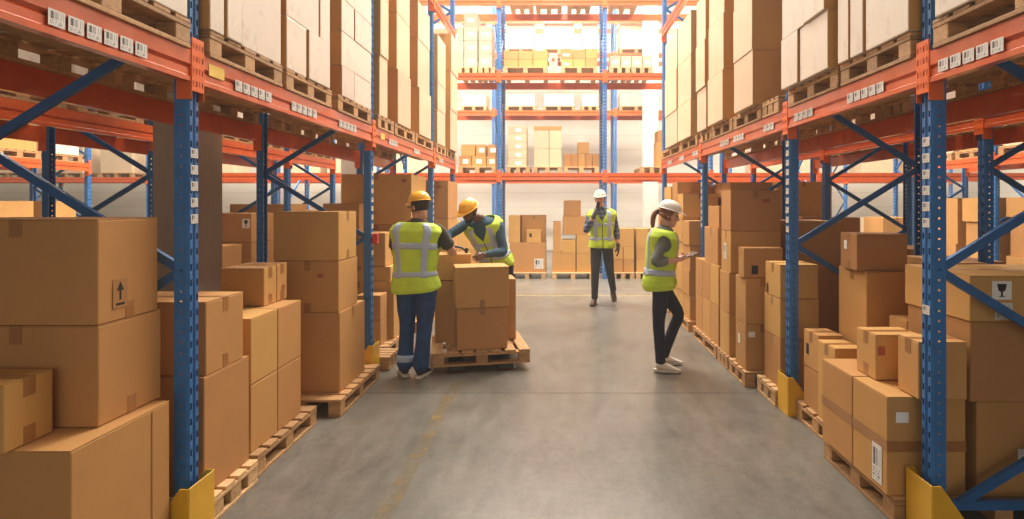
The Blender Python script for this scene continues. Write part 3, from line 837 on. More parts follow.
# second bay
pallet(1.775, 2.7, 4.86, 5.30, 0, 'pale pallet sticking out just past the second blue post', mat='woodlight')
C(1.83, 2.15, 4.90, 5.28, PT, .537, 'kraft box, lowest of three behind the second blue post')
C(1.83, 2.15, 4.90, 5.28, .538, .866, 'kraft box, middle of three behind the second blue post')
C(1.83, 2.145, 4.90, 5.25, .867, 1.146, 'kraft box with dark tape end, top of three behind the second post', tape='tx', marks=[('black', 'xn', .1, .05, .04, .08)])
pallet(1.69, 2.7, 5.37, 5.88, 0, 'pallet under the two large boxes with small white sticker')
C(1.715, 2.03, 5.43, 5.74, PT, .553, 'kraft box with small white sticker at the bottom, beside the pale pallet', marks=[('paper', 'yn', .08, .72, .06, .05), ('paper', 'xn', .3, .5, .05, .09)])
C(1.715, 2.03, 5.43, 5.74, .554, .97, 'kraft box resting on the white-stickered one', tape='')
C(1.70, 2.06, 5.44, 5.60, .971, 1.242, 'kraft box with dark smudge stamp atop the white-stickered pair', marks=[('black', 'yn', .2, .12, .06, .08)], tape='tx')
pallet(1.69, 2.75, 5.92, 6.30, 0, 'pallet under the red-stamped tower', parts=False)
for i, (a, b) in enumerate(((PT, .55), (.551, .96))):
    C(1.71, 2.2, 5.93, 6.26, a, b, 'kraft box, %s of the red-stamped tower' % ('lowest', 'second from bottom')[i])
C(1.72, 2.215, 5.91, 6.25, .961, 1.374, 'kraft box with white label, directly under the red-stamped box', marks=[('label', 'xn', .3, .3, .09, .16)], tape='tx')
C(1.72, 2.215, 5.91, 6.25, 1.375, 1.778, 'red-stamped kraft box crowning the tower near the woman', marks=[('red', 'yn', .64, .7, .07, .035)])
pallet(1.69, 2.75, 6.34, 7.42, 0, 'long pallet between the red-stamped tower and third post', parts=False)
for i, (a, b) in enumerate(((PT, .55), (.551, .98))):
    for j, (c, d) in enumerate(((6.36, 6.70), (6.705, 7.05), (7.055, 7.4))):
        C(1.72, 2.2, c, d, a, b, 'kraft box, %s row, %s of three behind the red-stamped tower' % (('bottom', 'upper')[i], ('nearest', 'middle', 'farthest')[j]))
C(1.73, 2.1, 6.42, 7.0, .981, 1.38, 'kraft box on the double row behind the red-stamped tower', tape='tx')
C(1.75, 2.1, 6.45, 6.9, 1.381, 1.62, 'topmost kraft box behind the red-stamped tower', tape='tx')
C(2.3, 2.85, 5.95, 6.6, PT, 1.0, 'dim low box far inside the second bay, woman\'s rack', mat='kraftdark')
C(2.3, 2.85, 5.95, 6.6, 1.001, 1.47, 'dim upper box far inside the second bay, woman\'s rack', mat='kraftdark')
# third bay
pallet(1.69, 2.75, 7.68, 8.9, 0, 'pallet of tall stacks in front of the woman\'s face', parts=False)
for j, (c, d, top) in enumerate(((7.72, 8.12, 1.42), (8.13, 8.5, 1.78), (8.51, 8.88, 1.95))):
    n = 4 if j < 1 else 5
    for i in range(n):
        a = PT + (top - PT) * i / n; b = PT + (top - PT) * (i + 1) / n - .001
        C(1.72 - .01 * (i % 2), 2.2, c, d, a, b, 'kraft box, %s in the %s column beyond the woman\'s tablet' % (('bottom', 'second up', 'third up', 'fourth up', 'fifth up')[i], ('nearest', 'middle', 'farthest')[j]))
C(2.25, 2.8, 7.75, 8.6, PT, 1.1, 'wide low box at the back of the third bay, woman\'s rack')
C(2.25, 2.8, 7.75, 8.6, 1.101, 1.92, 'wide upper box at the back of the third bay, woman\'s rack')
pallet(1.69, 2.75, 9.0, 10.2, 0, 'farthest floor pallet of the woman\'s rack', parts=False)
for j, (c, d, top) in enumerate(((9.04, 9.6, 1.9), (9.61, 10.18, 1.6))):
    for i in range(4):
        a = PT + (top - PT) * i / 4; b = PT + (top - PT) * (i + 1) / 4 - .001
        C(1.73, 2.4, c, d, a, b, 'kraft box, %s in the %s column at the rack end past the woman' % (('bottom', 'second up', 'third up', 'topmost')[i], ('nearer', 'farther')[j]))

# ------------------------------------------------------------------ loads on the raised decks
DK = BZ + 0.152
TN = ('bottom', 'second', 'third', 'fourth', 'fifth', 'sixth')
ON = ('first', 'second', 'third', 'fourth', 'fifth', 'sixth', 'seventh', 'eighth', 'ninth', 'tenth', 'eleventh', 'twelfth', 'thirteenth')
nload = {}
def load(side, xf, y0, y1, tiers, cols, mat='pale', depth=0.85, py=None, parts=True, matlist=None, marks=()):
    """A raised pallet load. tiers: z boundaries above the pallet; cols: y splits per tier (a list per tier or one list)."""
    k = nload[side] = nload.get(side, -1) + 1
    rk = "woman's rack" if side == 'R' else "yellow-helmet men's rack"
    s = 1 if side == 'R' else -1
    ld = '%s raised pallet, %s' % ((ON[k] + '-nearest').replace('first-', ''), rk)
    p0, p1 = py or (y0, y1)
    xp = XR - .03 if side == 'R' else XL + .03
    pallet(xp, xp + s * 1.16, p0, p1, DK, 'wooden pallet, %s on the upper deck of the %s' % ((ON[k] + '-nearest').replace('first-', ''), rk), parts=parts)
    zz = DK + .136
    for i in range(len(tiers) - 1):
        cs = cols[i] if isinstance(cols[0], (list, tuple)) else cols
        for j in range(len(cs) - 1):
            cw = '' if len(cs) == 2 else (('nearer ', 'farther ') if len(cs) == 3 else ('nearest ', 'middle ', 'farthest '))[j]
            xx = xf - s * rnd.uniform(-.008, .014)
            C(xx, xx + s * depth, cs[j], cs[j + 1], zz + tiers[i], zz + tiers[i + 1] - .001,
              '%s %scarton in the %s tier of the %s' % ({'pale': 'pale', 'cream': 'overexposed kraft', 'kraft': 'kraft'}.get(mat, mat), cw, TN[i], ld), mat=mat, name='carton', cat='carton', ends='kraft',
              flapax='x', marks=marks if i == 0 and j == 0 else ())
# woman's side (nearest bay first)
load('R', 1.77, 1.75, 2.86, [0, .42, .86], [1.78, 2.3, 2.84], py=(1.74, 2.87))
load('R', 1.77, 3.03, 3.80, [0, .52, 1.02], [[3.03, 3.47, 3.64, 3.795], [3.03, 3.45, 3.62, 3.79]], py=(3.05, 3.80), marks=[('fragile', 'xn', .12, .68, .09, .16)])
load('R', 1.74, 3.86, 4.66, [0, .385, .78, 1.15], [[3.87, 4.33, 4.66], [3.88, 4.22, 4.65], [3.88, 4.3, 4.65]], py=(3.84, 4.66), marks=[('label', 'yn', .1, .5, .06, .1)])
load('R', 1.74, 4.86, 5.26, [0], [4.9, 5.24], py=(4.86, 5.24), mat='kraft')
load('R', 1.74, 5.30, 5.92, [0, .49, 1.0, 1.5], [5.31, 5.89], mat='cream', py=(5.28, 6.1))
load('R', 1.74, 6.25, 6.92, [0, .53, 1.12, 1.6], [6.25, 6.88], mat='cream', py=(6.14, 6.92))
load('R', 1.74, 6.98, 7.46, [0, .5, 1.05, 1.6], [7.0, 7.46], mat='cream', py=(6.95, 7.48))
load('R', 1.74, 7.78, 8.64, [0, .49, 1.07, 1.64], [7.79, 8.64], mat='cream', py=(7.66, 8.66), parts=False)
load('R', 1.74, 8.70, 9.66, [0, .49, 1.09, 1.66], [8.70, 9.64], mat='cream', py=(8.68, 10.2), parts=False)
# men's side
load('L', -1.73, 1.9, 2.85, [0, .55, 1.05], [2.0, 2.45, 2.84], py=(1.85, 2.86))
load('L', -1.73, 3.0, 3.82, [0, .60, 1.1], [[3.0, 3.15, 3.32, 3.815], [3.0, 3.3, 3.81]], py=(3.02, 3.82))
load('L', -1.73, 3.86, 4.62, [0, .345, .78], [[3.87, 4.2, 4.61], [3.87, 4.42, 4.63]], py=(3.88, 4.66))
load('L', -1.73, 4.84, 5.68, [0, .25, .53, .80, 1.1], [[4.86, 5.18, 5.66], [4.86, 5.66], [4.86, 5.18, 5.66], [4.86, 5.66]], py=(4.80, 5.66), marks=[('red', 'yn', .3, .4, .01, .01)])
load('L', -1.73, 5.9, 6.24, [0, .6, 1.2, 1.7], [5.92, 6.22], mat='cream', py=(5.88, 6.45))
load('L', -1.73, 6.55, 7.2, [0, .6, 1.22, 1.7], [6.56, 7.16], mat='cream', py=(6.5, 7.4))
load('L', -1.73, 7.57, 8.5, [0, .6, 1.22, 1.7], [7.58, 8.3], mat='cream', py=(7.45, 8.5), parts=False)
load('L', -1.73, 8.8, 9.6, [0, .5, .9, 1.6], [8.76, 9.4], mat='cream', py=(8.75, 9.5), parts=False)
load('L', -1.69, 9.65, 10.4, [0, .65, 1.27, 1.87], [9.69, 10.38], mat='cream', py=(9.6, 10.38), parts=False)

# ------------------------------------------------------------------ second and third rows: floor stacks and raised loads
def heap(x0, x1, y0, y1, hs, where, mat='kraft', z=0.0, marks=()):
    pallet(x0, x1, y0, y1, z, 'wooden pallet under boxes ' + where, parts=False)
    zz = z + .136
    for i, h in enumerate(hs):
        C(x0 + .05 + .03 * (i % 2), x1 - .05, y0 + .03, y1 - .03 - .05 * (i % 2), zz, zz + h - .001,
          '%s box, %s %s' % ({'kraft': 'kraft', 'kraftdark': 'brown', 'pale': 'pale', 'cream': 'cream'}[mat], ('lowest', 'second', 'third', 'fourth')[i], where), mat=mat, marks=marks if i == len(hs) - 1 else (), tape='ty' if i == len(hs) - 1 else '')
        zz += h
bays2 = ('at the near post', 'mid bay', 'farther in', 'beyond', 'deep', 'at the far end')
for k, (y, hs) in enumerate(((3.1, (.5, .4)), (4.0, (.7, .45)), (4.9, (.4, .35)), (5.95, (.5, .45)), (6.85, (.55, .45)), (7.75, (.5, .5, .38)), (8.79, (.6, .6, .3)), (9.59, (.5, .5, .4)))):
    heap(-4.85, -3.9, y, y + .78, hs, 'in the %s floor slot of the row behind the brown column' % ON[k], marks=[('fragile', 'yn', .86, .5, .1, .12)] if k == 5 else ())
for k, (y, hs) in enumerate(((3.06, (.5, .35)), (3.88, (.45, .35)), (4.85, (.42, .42)), (5.75, (.55, .4)), (6.65, (.55, .45)), (7.65, (.5, .4)), (8.5, (.7, .61)), (9.4, (.6, .6, .65)))):
    heap(3.42, 4.38, y, y + .80, hs, "in the %s floor slot of the row behind the woman's rack" % ON[k], mat='kraftdark' if k % 3 == 0 else 'kraft')
for k, y in enumerate((3.05, 3.95, 4.83, 5.95, 6.85, 7.72, 8.79, 9.58)):
    heap(-5.0, -3.85, y, y + .78, (.5,), 'on the %s upper slot of the row behind the brown column' % ON[k], mat='pale', z=DK)
for k, y in enumerate((3.04, 3.86, 4.86, 5.76, 6.66, 7.66, 8.5, 9.4)):
    heap(3.35, 4.50, y, y + .8, (.5,), "on the %s upper slot of the row behind the woman's rack" % ON[k], mat='pale', z=DK)
for k, (y, hs) in enumerate(((3.0, (.6,)), (3.9, (.5,)), (4.71, (.7,)), (5.8, (.45,)), (6.65, (.6,)), (7.5, (.5,)), (8.55, (.6,)), (9.4, (.4,)), (10.3, (.7,)))):
    heap(-9.8, -8.75, y, y + .8, hs, 'on the %s upper slot across the far aisle, by the men' % ON[k], mat='kraft' if k % 2 else 'pale', z=DK)
    heap(-9.75, -8.8, y, y + .8, (hs[0], .5, 1.05 - hs[0]), 'in the %s floor slot across the far aisle, by the men' % ON[k], mat='kraft')
for k, (y, hs) in enumerate(((3.9, (.6, .5)), (4.8, (.5, .6)), (5.7, (.7,)), (6.75, (.5, .5)), (7.6, (.6, .4)), (8.5, (.7, .6)), (9.5, (.7, .5)), (10.4, (.8,)))):
    heap(6.9, 7.95, y, y + .8, hs + (1.6 - sum(hs),), "in the %s floor slot across the aisle, woman's side" % ON[k], mat='kraft')
    heap(6.85, 8.0, y, y + .8, (.6,), "on the %s upper slot across the aisle, woman's side" % ON[k], mat='cream' if k % 2 else 'kraft', z=DK)

# ------------------------------------------------------------------ end rack: contents placed from the photograph at their own depth
def at(px, py, Y): return (px - CX) * Y / F, H - (py - CY) * Y / F
def put(px0, px1, z0, h, label, Y=13.12, d=0.75, mat='kraft', tape='', marks=(), group=None):
    x0, _ = at(px0, 0, Y); x1, _ = at(px1, 0, Y)
    return C(x0, x1, Y, Y + d, z0, z0 + h, label, mat=mat, tape=tape, marks=marks, group=group)
def bpal(px0, px1, z, label, Y=13.02, d=1.05):
    x0, _ = at(px0, 0, Y); x1, _ = at(px1, 0, Y)
    pallet(x0, x1, Y, Y + d, z, label, parts=False, mat='woodlight')
D1, D2, D3 = LB[0] + .152, LB[1] + .152, LB[2] + .152
PX = .0217
# floor: stack left of centre
bpal(508, 546, 0, 'pallet under the big labelled box at the aisle end')
put(509.5, 546, PT, .64, 'big kraft box with white label on the floor at the aisle end', marks=[('label', 'yn', .68, .12, .2, .22)], d=.8)
put(508.5, 520, PT + .641, .60, 'tall kraft box on the big labelled box, next to the blue end post')
put(521.5, 546, PT + .641, .60, 'wide kraft box at the back on the big labelled box', Y=13.42, d=.5, tape='ty')
put(526.5, 541, PT + .641, .29, 'small kraft box in front, sitting on the big labelled box', marks=[('black', 'yn', .2, .45, .05, .08)], d=.28)
# floor: stack behind the walking man's arm
bpal(552, 594, 0, 'pallet under the stepped stack beside the white-helmet man')
put(552, 575.5, PT, .42, 'lowest kraft box, away from the man, in the stepped stack')
put(576.5, 592.5, PT, .42, 'lowest kraft box nearest the white-helmet man in the stepped stack')
put(561.5, 575.5, PT + .421, .29, 'small kraft box inside the stepped stack under a dark hollow', d=.5)
put(553, 561, PT + .421, .68, 'upright kraft box at the edge of the stepped stack away from the man')
put(576.5, 592, PT + .421, .40, 'kraft box at the white-helmet man\'s elbow in the stepped stack')
put(563, 588, PT + .822, .40, 'wide kraft box near the top of the stepped stack', Y=13.14)
put(564, 581, PT + 1.223, .35, 'topmost kraft box of the stepped stack beside the white-helmet man', Y=13.16)
# floor: block past his other side
bpal(612, 634.5, 0, 'pallet under the nearer half of the block past the white-helmet man')
bpal(636, 662, 0, 'pallet under the block just behind the woman\'s helmet')
for j, (a, b) in enumerate(((612.5, 623), (623.4, 634))):
    for i, (z, h) in enumerate(((0, .28), (.281, .27))):
        put(a, b, PT + z, h, 'small kraft box, %s row, %s column, by the white-helmet man\'s glove' % (('bottom', 'second')[i], ('nearer', 'farther')[j]), d=.5)
put(612.5, 634, PT + .552, .4, 'wide kraft box on the small boxes by the white-helmet man\'s glove')
for j, (a, b) in enumerate(((636.5, 648.5), (649, 661.5))):
    for i, (z, h) in enumerate(((0, .28), (.281, .27), (.552, .4))):
        put(a, b, PT + z, h, 'kraft box, %s row, %s column, just behind the woman\'s helmet' % (('bottom', 'second', 'top')[i], ('first', 'second')[j]), d=.6)
# floor: bays seen through the side racks
kk = 0
for px0, px1, hs in ((402, 434, (.6, .5)), (445, 480, (.5, .6)), (340, 375, (.5, .5)), (292, 332, (.6, .6)), (232, 275, (.5, .4)), (193, 226, (.6, .4)), (715, 750, (.6, .6)), (770, 810, (.5, .7)), (822, 862, (.7, .5)), (880, 915, (.6, .6)), (930, 968, (.5, .6)), (985, 1018, (.6, .4))):
    x0, _ = at(px0, 0, 13.02); x1, _ = at(px1, 0, 13.02)
    cs = [q for q in xB if x0 - .06 < q < x1 + .06]
    if cs:
        if cs[0] - x0 < x1 - cs[0]: x0 = cs[0] + .06; x1 = x0 + .8
        else: x1 = cs[0] - .06; x0 = x1 - .8
    heap(x0, x1, 13.02, 13.95, hs, 'in the %s side slot of the end rack, ' % ON[kk] + ('past the men' if px0 < 500 else 'past the woman'))
    kk += 1
# first shelf
bpal(458, 496, D1, 'pallet of small cartons on the end rack\'s first shelf, by the bending man')
G = 'small cartons on the end rack'
for j, (a, b) in enumerate(((459, 471.5), (472, 486), (486.5, 495.5))):
    put(a, b, D1 + .136, .24, 'small kraft carton, lower row, %s from the blue end post, first shelf' % ('third', 'second', 'first')[j], d=.5, marks=[('paper', 'yn', .3, .3, .12, .1)], group=G)
for j, (a, b) in enumerate(((461, 475), (476, 485.5), (488, 495.5))):
    put(a, b, D1 + .377, .25, 'small kraft carton, upper row, %s from the blue end post, first shelf' % ('third', 'second', 'first')[j], d=.5, marks=[('paper', 'yn', .3, .3, .12, .1)] if j else (), group=G)
bpal(506, 530, D1, 'pallet under the striped cream tower on the first shelf')
for i in range(5):
    put(508, 526.5, D1 + .136 + i * .18, .179, 'cream carton with white tag, %s in the striped tower on the first shelf' % ('lowest', 'second', 'third', 'fourth', 'topmost')[i], mat='cream', d=.6, marks=[('paper', 'yn', .4, .3, .12, .07)])
bpal(533, 562, D1, 'pallet under the big film-wrapped cream cartons on the first shelf')
put(534, 549, D1 + .136, .40, 'big cream carton, lower, nearer the striped tower, first shelf', mat='cream', d=.8)
put(549.3, 561.5, D1 + .136, .40, 'big cream carton, lower, away from the striped tower, first shelf', mat='cream', d=.8)
put(534, 549, D1 + .537, .40, 'big cream carton, upper, nearer the striped tower, first shelf', mat='cream', d=.8)
put(549.3, 561.5, D1 + .537, .40, 'big cream carton, upper, away from the striped tower, first shelf', mat='cream', d=.8)
put(534, 561.5, D1 + .938, .09, 'flat brown tray covering the big cream cartons, first shelf', mat='kraft', d=.8)
bpal(563.5, 599, D1, 'dark pallet of brown cartons above the white-helmet man')
for j in range(5):
    a = 564 + j * 7.1
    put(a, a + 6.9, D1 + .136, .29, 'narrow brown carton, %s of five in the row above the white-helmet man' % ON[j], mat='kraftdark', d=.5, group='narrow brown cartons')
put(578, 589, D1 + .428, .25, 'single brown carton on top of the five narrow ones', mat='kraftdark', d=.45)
bpal(640, 664, D1, 'pallet at the edge of the first shelf by the woman\'s rack end')
put(657, 663, D1 + .136, .55, 'tall brown carton on the first shelf beside the woman\'s rack end', mat='kraft', d=.5)
put(658, 663, D1 + .687, .25, 'small brown carton perched on the tall one, first shelf edge', mat='kraft', d=.5)
# second shelf
bpal(457, 477, D2, 'pallet, nearer the men, of wrapped grey cartons on the second shelf')
bpal(478, 495, D2, 'pallet, nearer the blue end post, of wrapped grey cartons, second shelf')
for j, (a, b, n) in enumerate(((457, 463.5, 3), (464, 477.5, 4), (478.5, 492, 3))):
    for i in range(n):
        put(a, b, D2 + .136 + i * .30, .299, 'wrapped greyish carton, %s in the %s column, second shelf by the men' % (('lowest', 'second', 'third', 'topmost')[i], ('outer', 'tallest', 'inner')[j]), mat='grey', d=.6, marks=[('paper', 'yn', .28, .35, .14, .08)] if j else ())
bpal(503, 547.5, D2, 'wide pallet of brown cartons on the second shelf, beside the blue end post')
for j in range(3):
    for i in range(2):
        a = 503.5 + j * 14.8
        put(a, a + 14.5, D2 + .136 + i * .19, .189, 'brown carton, %s row, %s from the blue post, second shelf' % (('lower', 'upper')[i], ON[j]), mat='kraft', d=.6)
put(549, 557.5, D2, .46, 'white carton with orange tag between two pallets on the second shelf', mat='cream', marks=[('red', 'yn', .3, .6, .07, .08)], d=.5)
bpal(560.5, 598, D2, 'pallet of strapped brown cartons above the white-helmet man, second shelf')
for j in range(3):
    for i in range(2):
        a = 561 + j * 12.2
        put(a, a + 12, D2 + .136 + i * .2, .199, 'brown strapped carton, %s row, %s of three, second shelf over the white helmet' % (('lower', 'upper')[i], ON[j]), mat='kraft', d=.6, marks=[('paper', 'yn', .15, .3, .14, .05)] if j == 0 else ())
bpal(609, 630, D2, 'dark pallet, nearer, of tagged cartons on the second shelf toward the woman')
bpal(631.5, 653, D2, 'dark pallet, farther, of tagged cartons on the second shelf toward the woman')
for j in range(4):
    a = 610 + j * 10.8
    put(a, a + 10.4, D2 + .136, .27, 'small white-tagged carton, %s of four on the second shelf toward the woman' % ON[j], mat='grey', d=.5, marks=[('paper', 'yn', .25, .3, .11, .09)])
# third shelf: film-wrapped loads near the top edge
for j, (a, b) in enumerate(((508, 532), (535, 562), (568, 592), (612, 640))):
    bpal(a, b, D3, 'pallet %s along the top shelf of the end rack' % ON[j])
    put(a + 1, b - 1, D3 + .136, .9, 'big cream load, %s along the top shelf of the end rack' % ON[j], mat='cream', d=.8)
# far row, hazy
for lv, zf in ((1, 2.28), (2, 4.31), (3, 6.05)):
    z = zf + .152
    for j, (a, b) in enumerate(((506.5, 535), (544, 574), (582, 598), (620, 652), (462, 486))):
        if lv == 1: continue
        xa, _ = at(a, 0, YF + .1); xb_, _ = at(b, 0, YF + .1)
        h = .78 if lv == 3 else .38
        nm = ('second', 'third')[lv - 2]
        pallet(xa - .03, xb_ + .03, YF + .02, YF + 1.05, z, 'pallet, %s slot of the %s shelf in the hazy far rack' % (ON[j], nm), parts=False)
        C(xa, xb_, YF + .1, YF + .9, z + .136, z + .136 + h, 'pale load, %s slot of the %s shelf in the hazy far rack' % (ON[j], nm), mat='cream')
for j, x in enumerate((-18.6, -17.2, -15.4, -13.9, -12.0, -10.8, -8.2, -7.0, -4.9, 6.0, 7.3, 9.3, 10.7)):
    pallet(x, x + 1.05, YF + .02, YF + 1.05, 2.28 + .152, 'pallet, %s along the lowest shelf of the hazy far rack' % ON[j], parts=False)
    C(x + .03, x + 1.0, YF + .06, YF + .95, 2.28 + .152 + .136, 2.28 + 1.15, 'pale wrapped load, %s along the lowest shelf of the hazy far rack' % ON[j], mat='cream')
    pallet(x, x + 1.05, YF + .02, YF + 1.05, 0, 'pallet, %s on the floor under the hazy far rack' % ON[j], parts=False)
    C(x + .03, x + 1.0, YF + .06, YF + .95, .136, 1.2, 'pale load, %s on the floor under the hazy far rack' % ON[j], mat='cream')

# <people>
# ------------------------------------------------------------------ people
def fuse(mb, name, mat, parent, voxel=0.006, it=6):
    """Union of the closed shapes in mb as one smooth continuous surface."""
    me = mb.mesh(name + '_raw')
    o = bpy.data.objects.new('tmp', me); COL.objects.link(o)
    r = o.modifiers.new('r', 'REMESH'); r.mode = 'VOXEL'; r.voxel_size = voxel
    s = o.modifiers.new('s', 'SMOOTH'); s.factor = 0.5; s.iterations = it
    dg = bpy.context.evaluated_depsgraph_get(); dg.update()
    me2 = bpy.data.meshes.new_from_object(o.evaluated_get(dg)); me2.name = name
    bpy.data.objects.remove(o); bpy.data.meshes.remove(me)
    me2.materials.clear()
    return link(name, me2, parent, mat, True)

def lerp(a, b, t): return a + (b - a) * t

class Torso:
    """Rings from the crotch (s=0) to the base of the neck (s=1) along a bent spine."""
    R = [(0.0, .150, .105, 0.0), (.10, .172, .122, 0.0), (.22, .168, .120, 0.0), (.40, .148, .106, .005), (.60, .163, .118, .008),
         (.78, .182, .126, .006), (.88, .194, .114, 0.0), (.945, .166, .092, -.004), (1.0, .075, .068, 0.0)]
    def __init__(s, pelvis, chest, neck, yaw_hip, yaw_sh, w=1.0, d=1.0):
        s.p = [V(pelvis), V(chest), V(neck)]; s.y0, s.y1, s.w, s.d = yaw_hip, yaw_sh, w, d
    def c(s, t):
        a, b, c = s.p
        k = t * 2 if False else t
        # quadratic through the three points (chest at .62)
        m = .62
        l0 = (k - m) * (k - 1) / (m); l1 = k * (k - 1) / (m * (m - 1)); l2 = k * (k - m) / (1 - m)
        return a * l0 + b * l1 + c * l2
    def frame(s, t):
        e = .02
        up = (s.c(min(t + e, 1)) - s.c(max(t - e, 0))).normalized()
        yw = lerp(s.y0, s.y1, t)
        f = V((sin(yw) * -1, cos(yw), 0))            # facing direction: yaw 0 looks along +y
        r = f.cross(up).normalized(); f = up.cross(r).normalized()
        return r, f, up
    def size(s, t):
        R = s.R
        for i in range(len(R) - 1):
            if t <= R[i + 1][0] + 1e-9:
                k = (t - R[i][0]) / (R[i + 1][0] - R[i][0]); k = max(0, k)
                return [lerp(R[i][j], R[i + 1][j], k) for j in (1, 2, 3)]
        return R[-1][1:]
    def pt(s, t, th, infl=0.0, hem=0.0):
        """th: 0 = right side, pi/2 = front, pi = left side, 3pi/2 = back."""
        a, b, o = s.size(t); r, f, u = s.frame(t)
        a = a * s.w + infl; b = b * s.d + infl
        k = 2.6
        cx, sx = cos(th), sin(th)
        q = (abs(cx) ** k + abs(sx) ** k) ** (-1 / k)
        return s.c(t) + r * (a * q * cx) + f * (b * q * sx + o)

def head_pts(th, z, infl=0.0):
    R = [(-.118, .022, .012, .078), (-.108, .040, -.002, .088), (-.085, .054, -.028, .090), (-.055, .063, -.062, .086), (-.02, .070, -.086, .085), (.0, .074, -.096, .081),
         (.03, .077, -.100, .088), (.06, .075, -.094, .082), (.09, .060, -.075, .062), (.108, .036, -.047, .036), (.117, .010, -.015, .010)]
    for i in range(len(R) - 1):
        if z <= R[i + 1][0]:
            k = max(0, (z - R[i][0]) / (R[i + 1][0] - R[i][0])); q = [lerp(R[i][j], R[i + 1][j], k) for j in (1, 2, 3)]; break
    else: q = list(R[-1][1:])
    w, b, f = q[0] + infl, q[1] - infl, q[2] + infl
    c = (b + f) / 2; d = (f - b) / 2
    return V((w * cos(th), c + d * sin(th), z))

def hand(mb, wrist, d, n, side, curl=0.5, scale=1.0, thumb=0.5, glove=0.0, spread=1.0):
    """Palm, four unequal fingers with two knuckle bends and a thumb off the side of the palm.
    d: wrist->knuckles, n: out of the palm, side: +1 if the thumb lies on d x n."""
    W = V(wrist); d = V(d).normalized(); n = (V(n) - d * V(n).dot(d)).normalized(); t = d.cross(n) * side
    k = scale; g = glove
    P = lambda a, b, c: W + d * (a * k) + t * (b * k) + n * (c * k)
    for b in (-.026, -.009, .009, .026):
        mb.tube([P(-.01, b * .75, 0), P(.045, b, -.002), P(.088, b * 1.08, 0)], [.017 * k + g, .016 * k + g, .0115 * k + g], 8, 2, flat=[1, 1, 1])
    Ls = ((.026, .076), (.009, .086), (-.009, .080), (-.027, .062))
    for b, L in Ls:
        a0 = curl * 0.7; a1 = curl * 1.7; a2 = curl * 2.5
        p = V((.086, b * 1.1, 0)); q = [p]
        for a, f in ((a0, .45), (a1, .32), (a2, .23)):
            p = p + V((cos(a) * L * f, b * .12 * spread, sin(a) * L * f)); q.append(p)
        mb.tube([P(*x) for x in q], [.0095 * k + g, .0090 * k + g, .0082 * k + g, .0068 * k + g], 8, 2)
    th = [V((.018, .026, .004)), V((.045, .046, .012 + .02 * thumb)), V((.070, .052 - .012 * thumb, .02 + .035 * thumb)), V((.092, .048 - .022 * thumb, .024 + .045 * thumb))]
    mb.tube([P(*x) for x in th], [.0145 * k + g, .012 * k + g, .0105 * k + g, .0075 * k + g], 8, 2)

def rotm(yaw, pitch=0, roll=0):
    """yaw about z (0 looks along +y), pitch nods down for negative, roll tips sideways."""
    return Matrix.Rotation(yaw, 4, 'Z') @ Matrix.Rotation(pitch, 4, 'X') @ Matrix.Rotation(roll, 4, 'Y')

def shoe(parent, name, ankle, heading, pitch, mat, L=.27, sole='sole', boot=False):
    a = V(ankle); mt = Matrix.Translation(a) @ Matrix.Rotation(heading, 4, 'Z') @ Matrix.Rotation(pitch, 4, 'X')
    q = L / .27
    def P(x, y, z): return mt @ V((x * q, y * q, z * q))
    m = MB()
    m.tube([P(0, -.035, -.028), P(0, .03, -.030), P(0, .10, -.045), P(0, .155, -.060), P(.004, .195, -.066)], [.038 * q, .043 * q, .044 * q, .042 * q, .026 * q], 12, 3, flat=[1.15, 1.0, .72, .48, .42], side=mt.to_3x3() @ V((1, 0, 0)))
    m.tube([P(0, -.005, .055 if boot else .02), P(0, -.008, -.03)], [.047 * q if boot else .042 * q, .044 * q], 12, 1)
    o = fuse(m, name, mat, parent, .006, 4)
    s_ = MB()
    pr = [(-.02, -.076), (-.036, -.05), (-.038, 0), (-.042, .08), (-.046, .14), (-.036, .20), (-.012, .222), (.016, .222), (.036, .20), (.046, .14), (.042, .08), (.038, 0), (.034, -.05), (.02, -.076)]
    lo = [s_.bm.verts.new(P(x, y, -.094)) for x, y in pr]; hi = [s_.bm.verts.new(P(x * 1.01, y * 1.01, -.066)) for x, y in pr]
    s_.bm.faces.new(lo); s_.bm.faces.new(hi)
    for i in range(len(pr)): s_.bm.faces.new((lo[i], lo[(i + 1) % len(pr)], hi[(i + 1) % len(pr)], hi[i]))
    s_.obj('sole', sole, o)
    return o

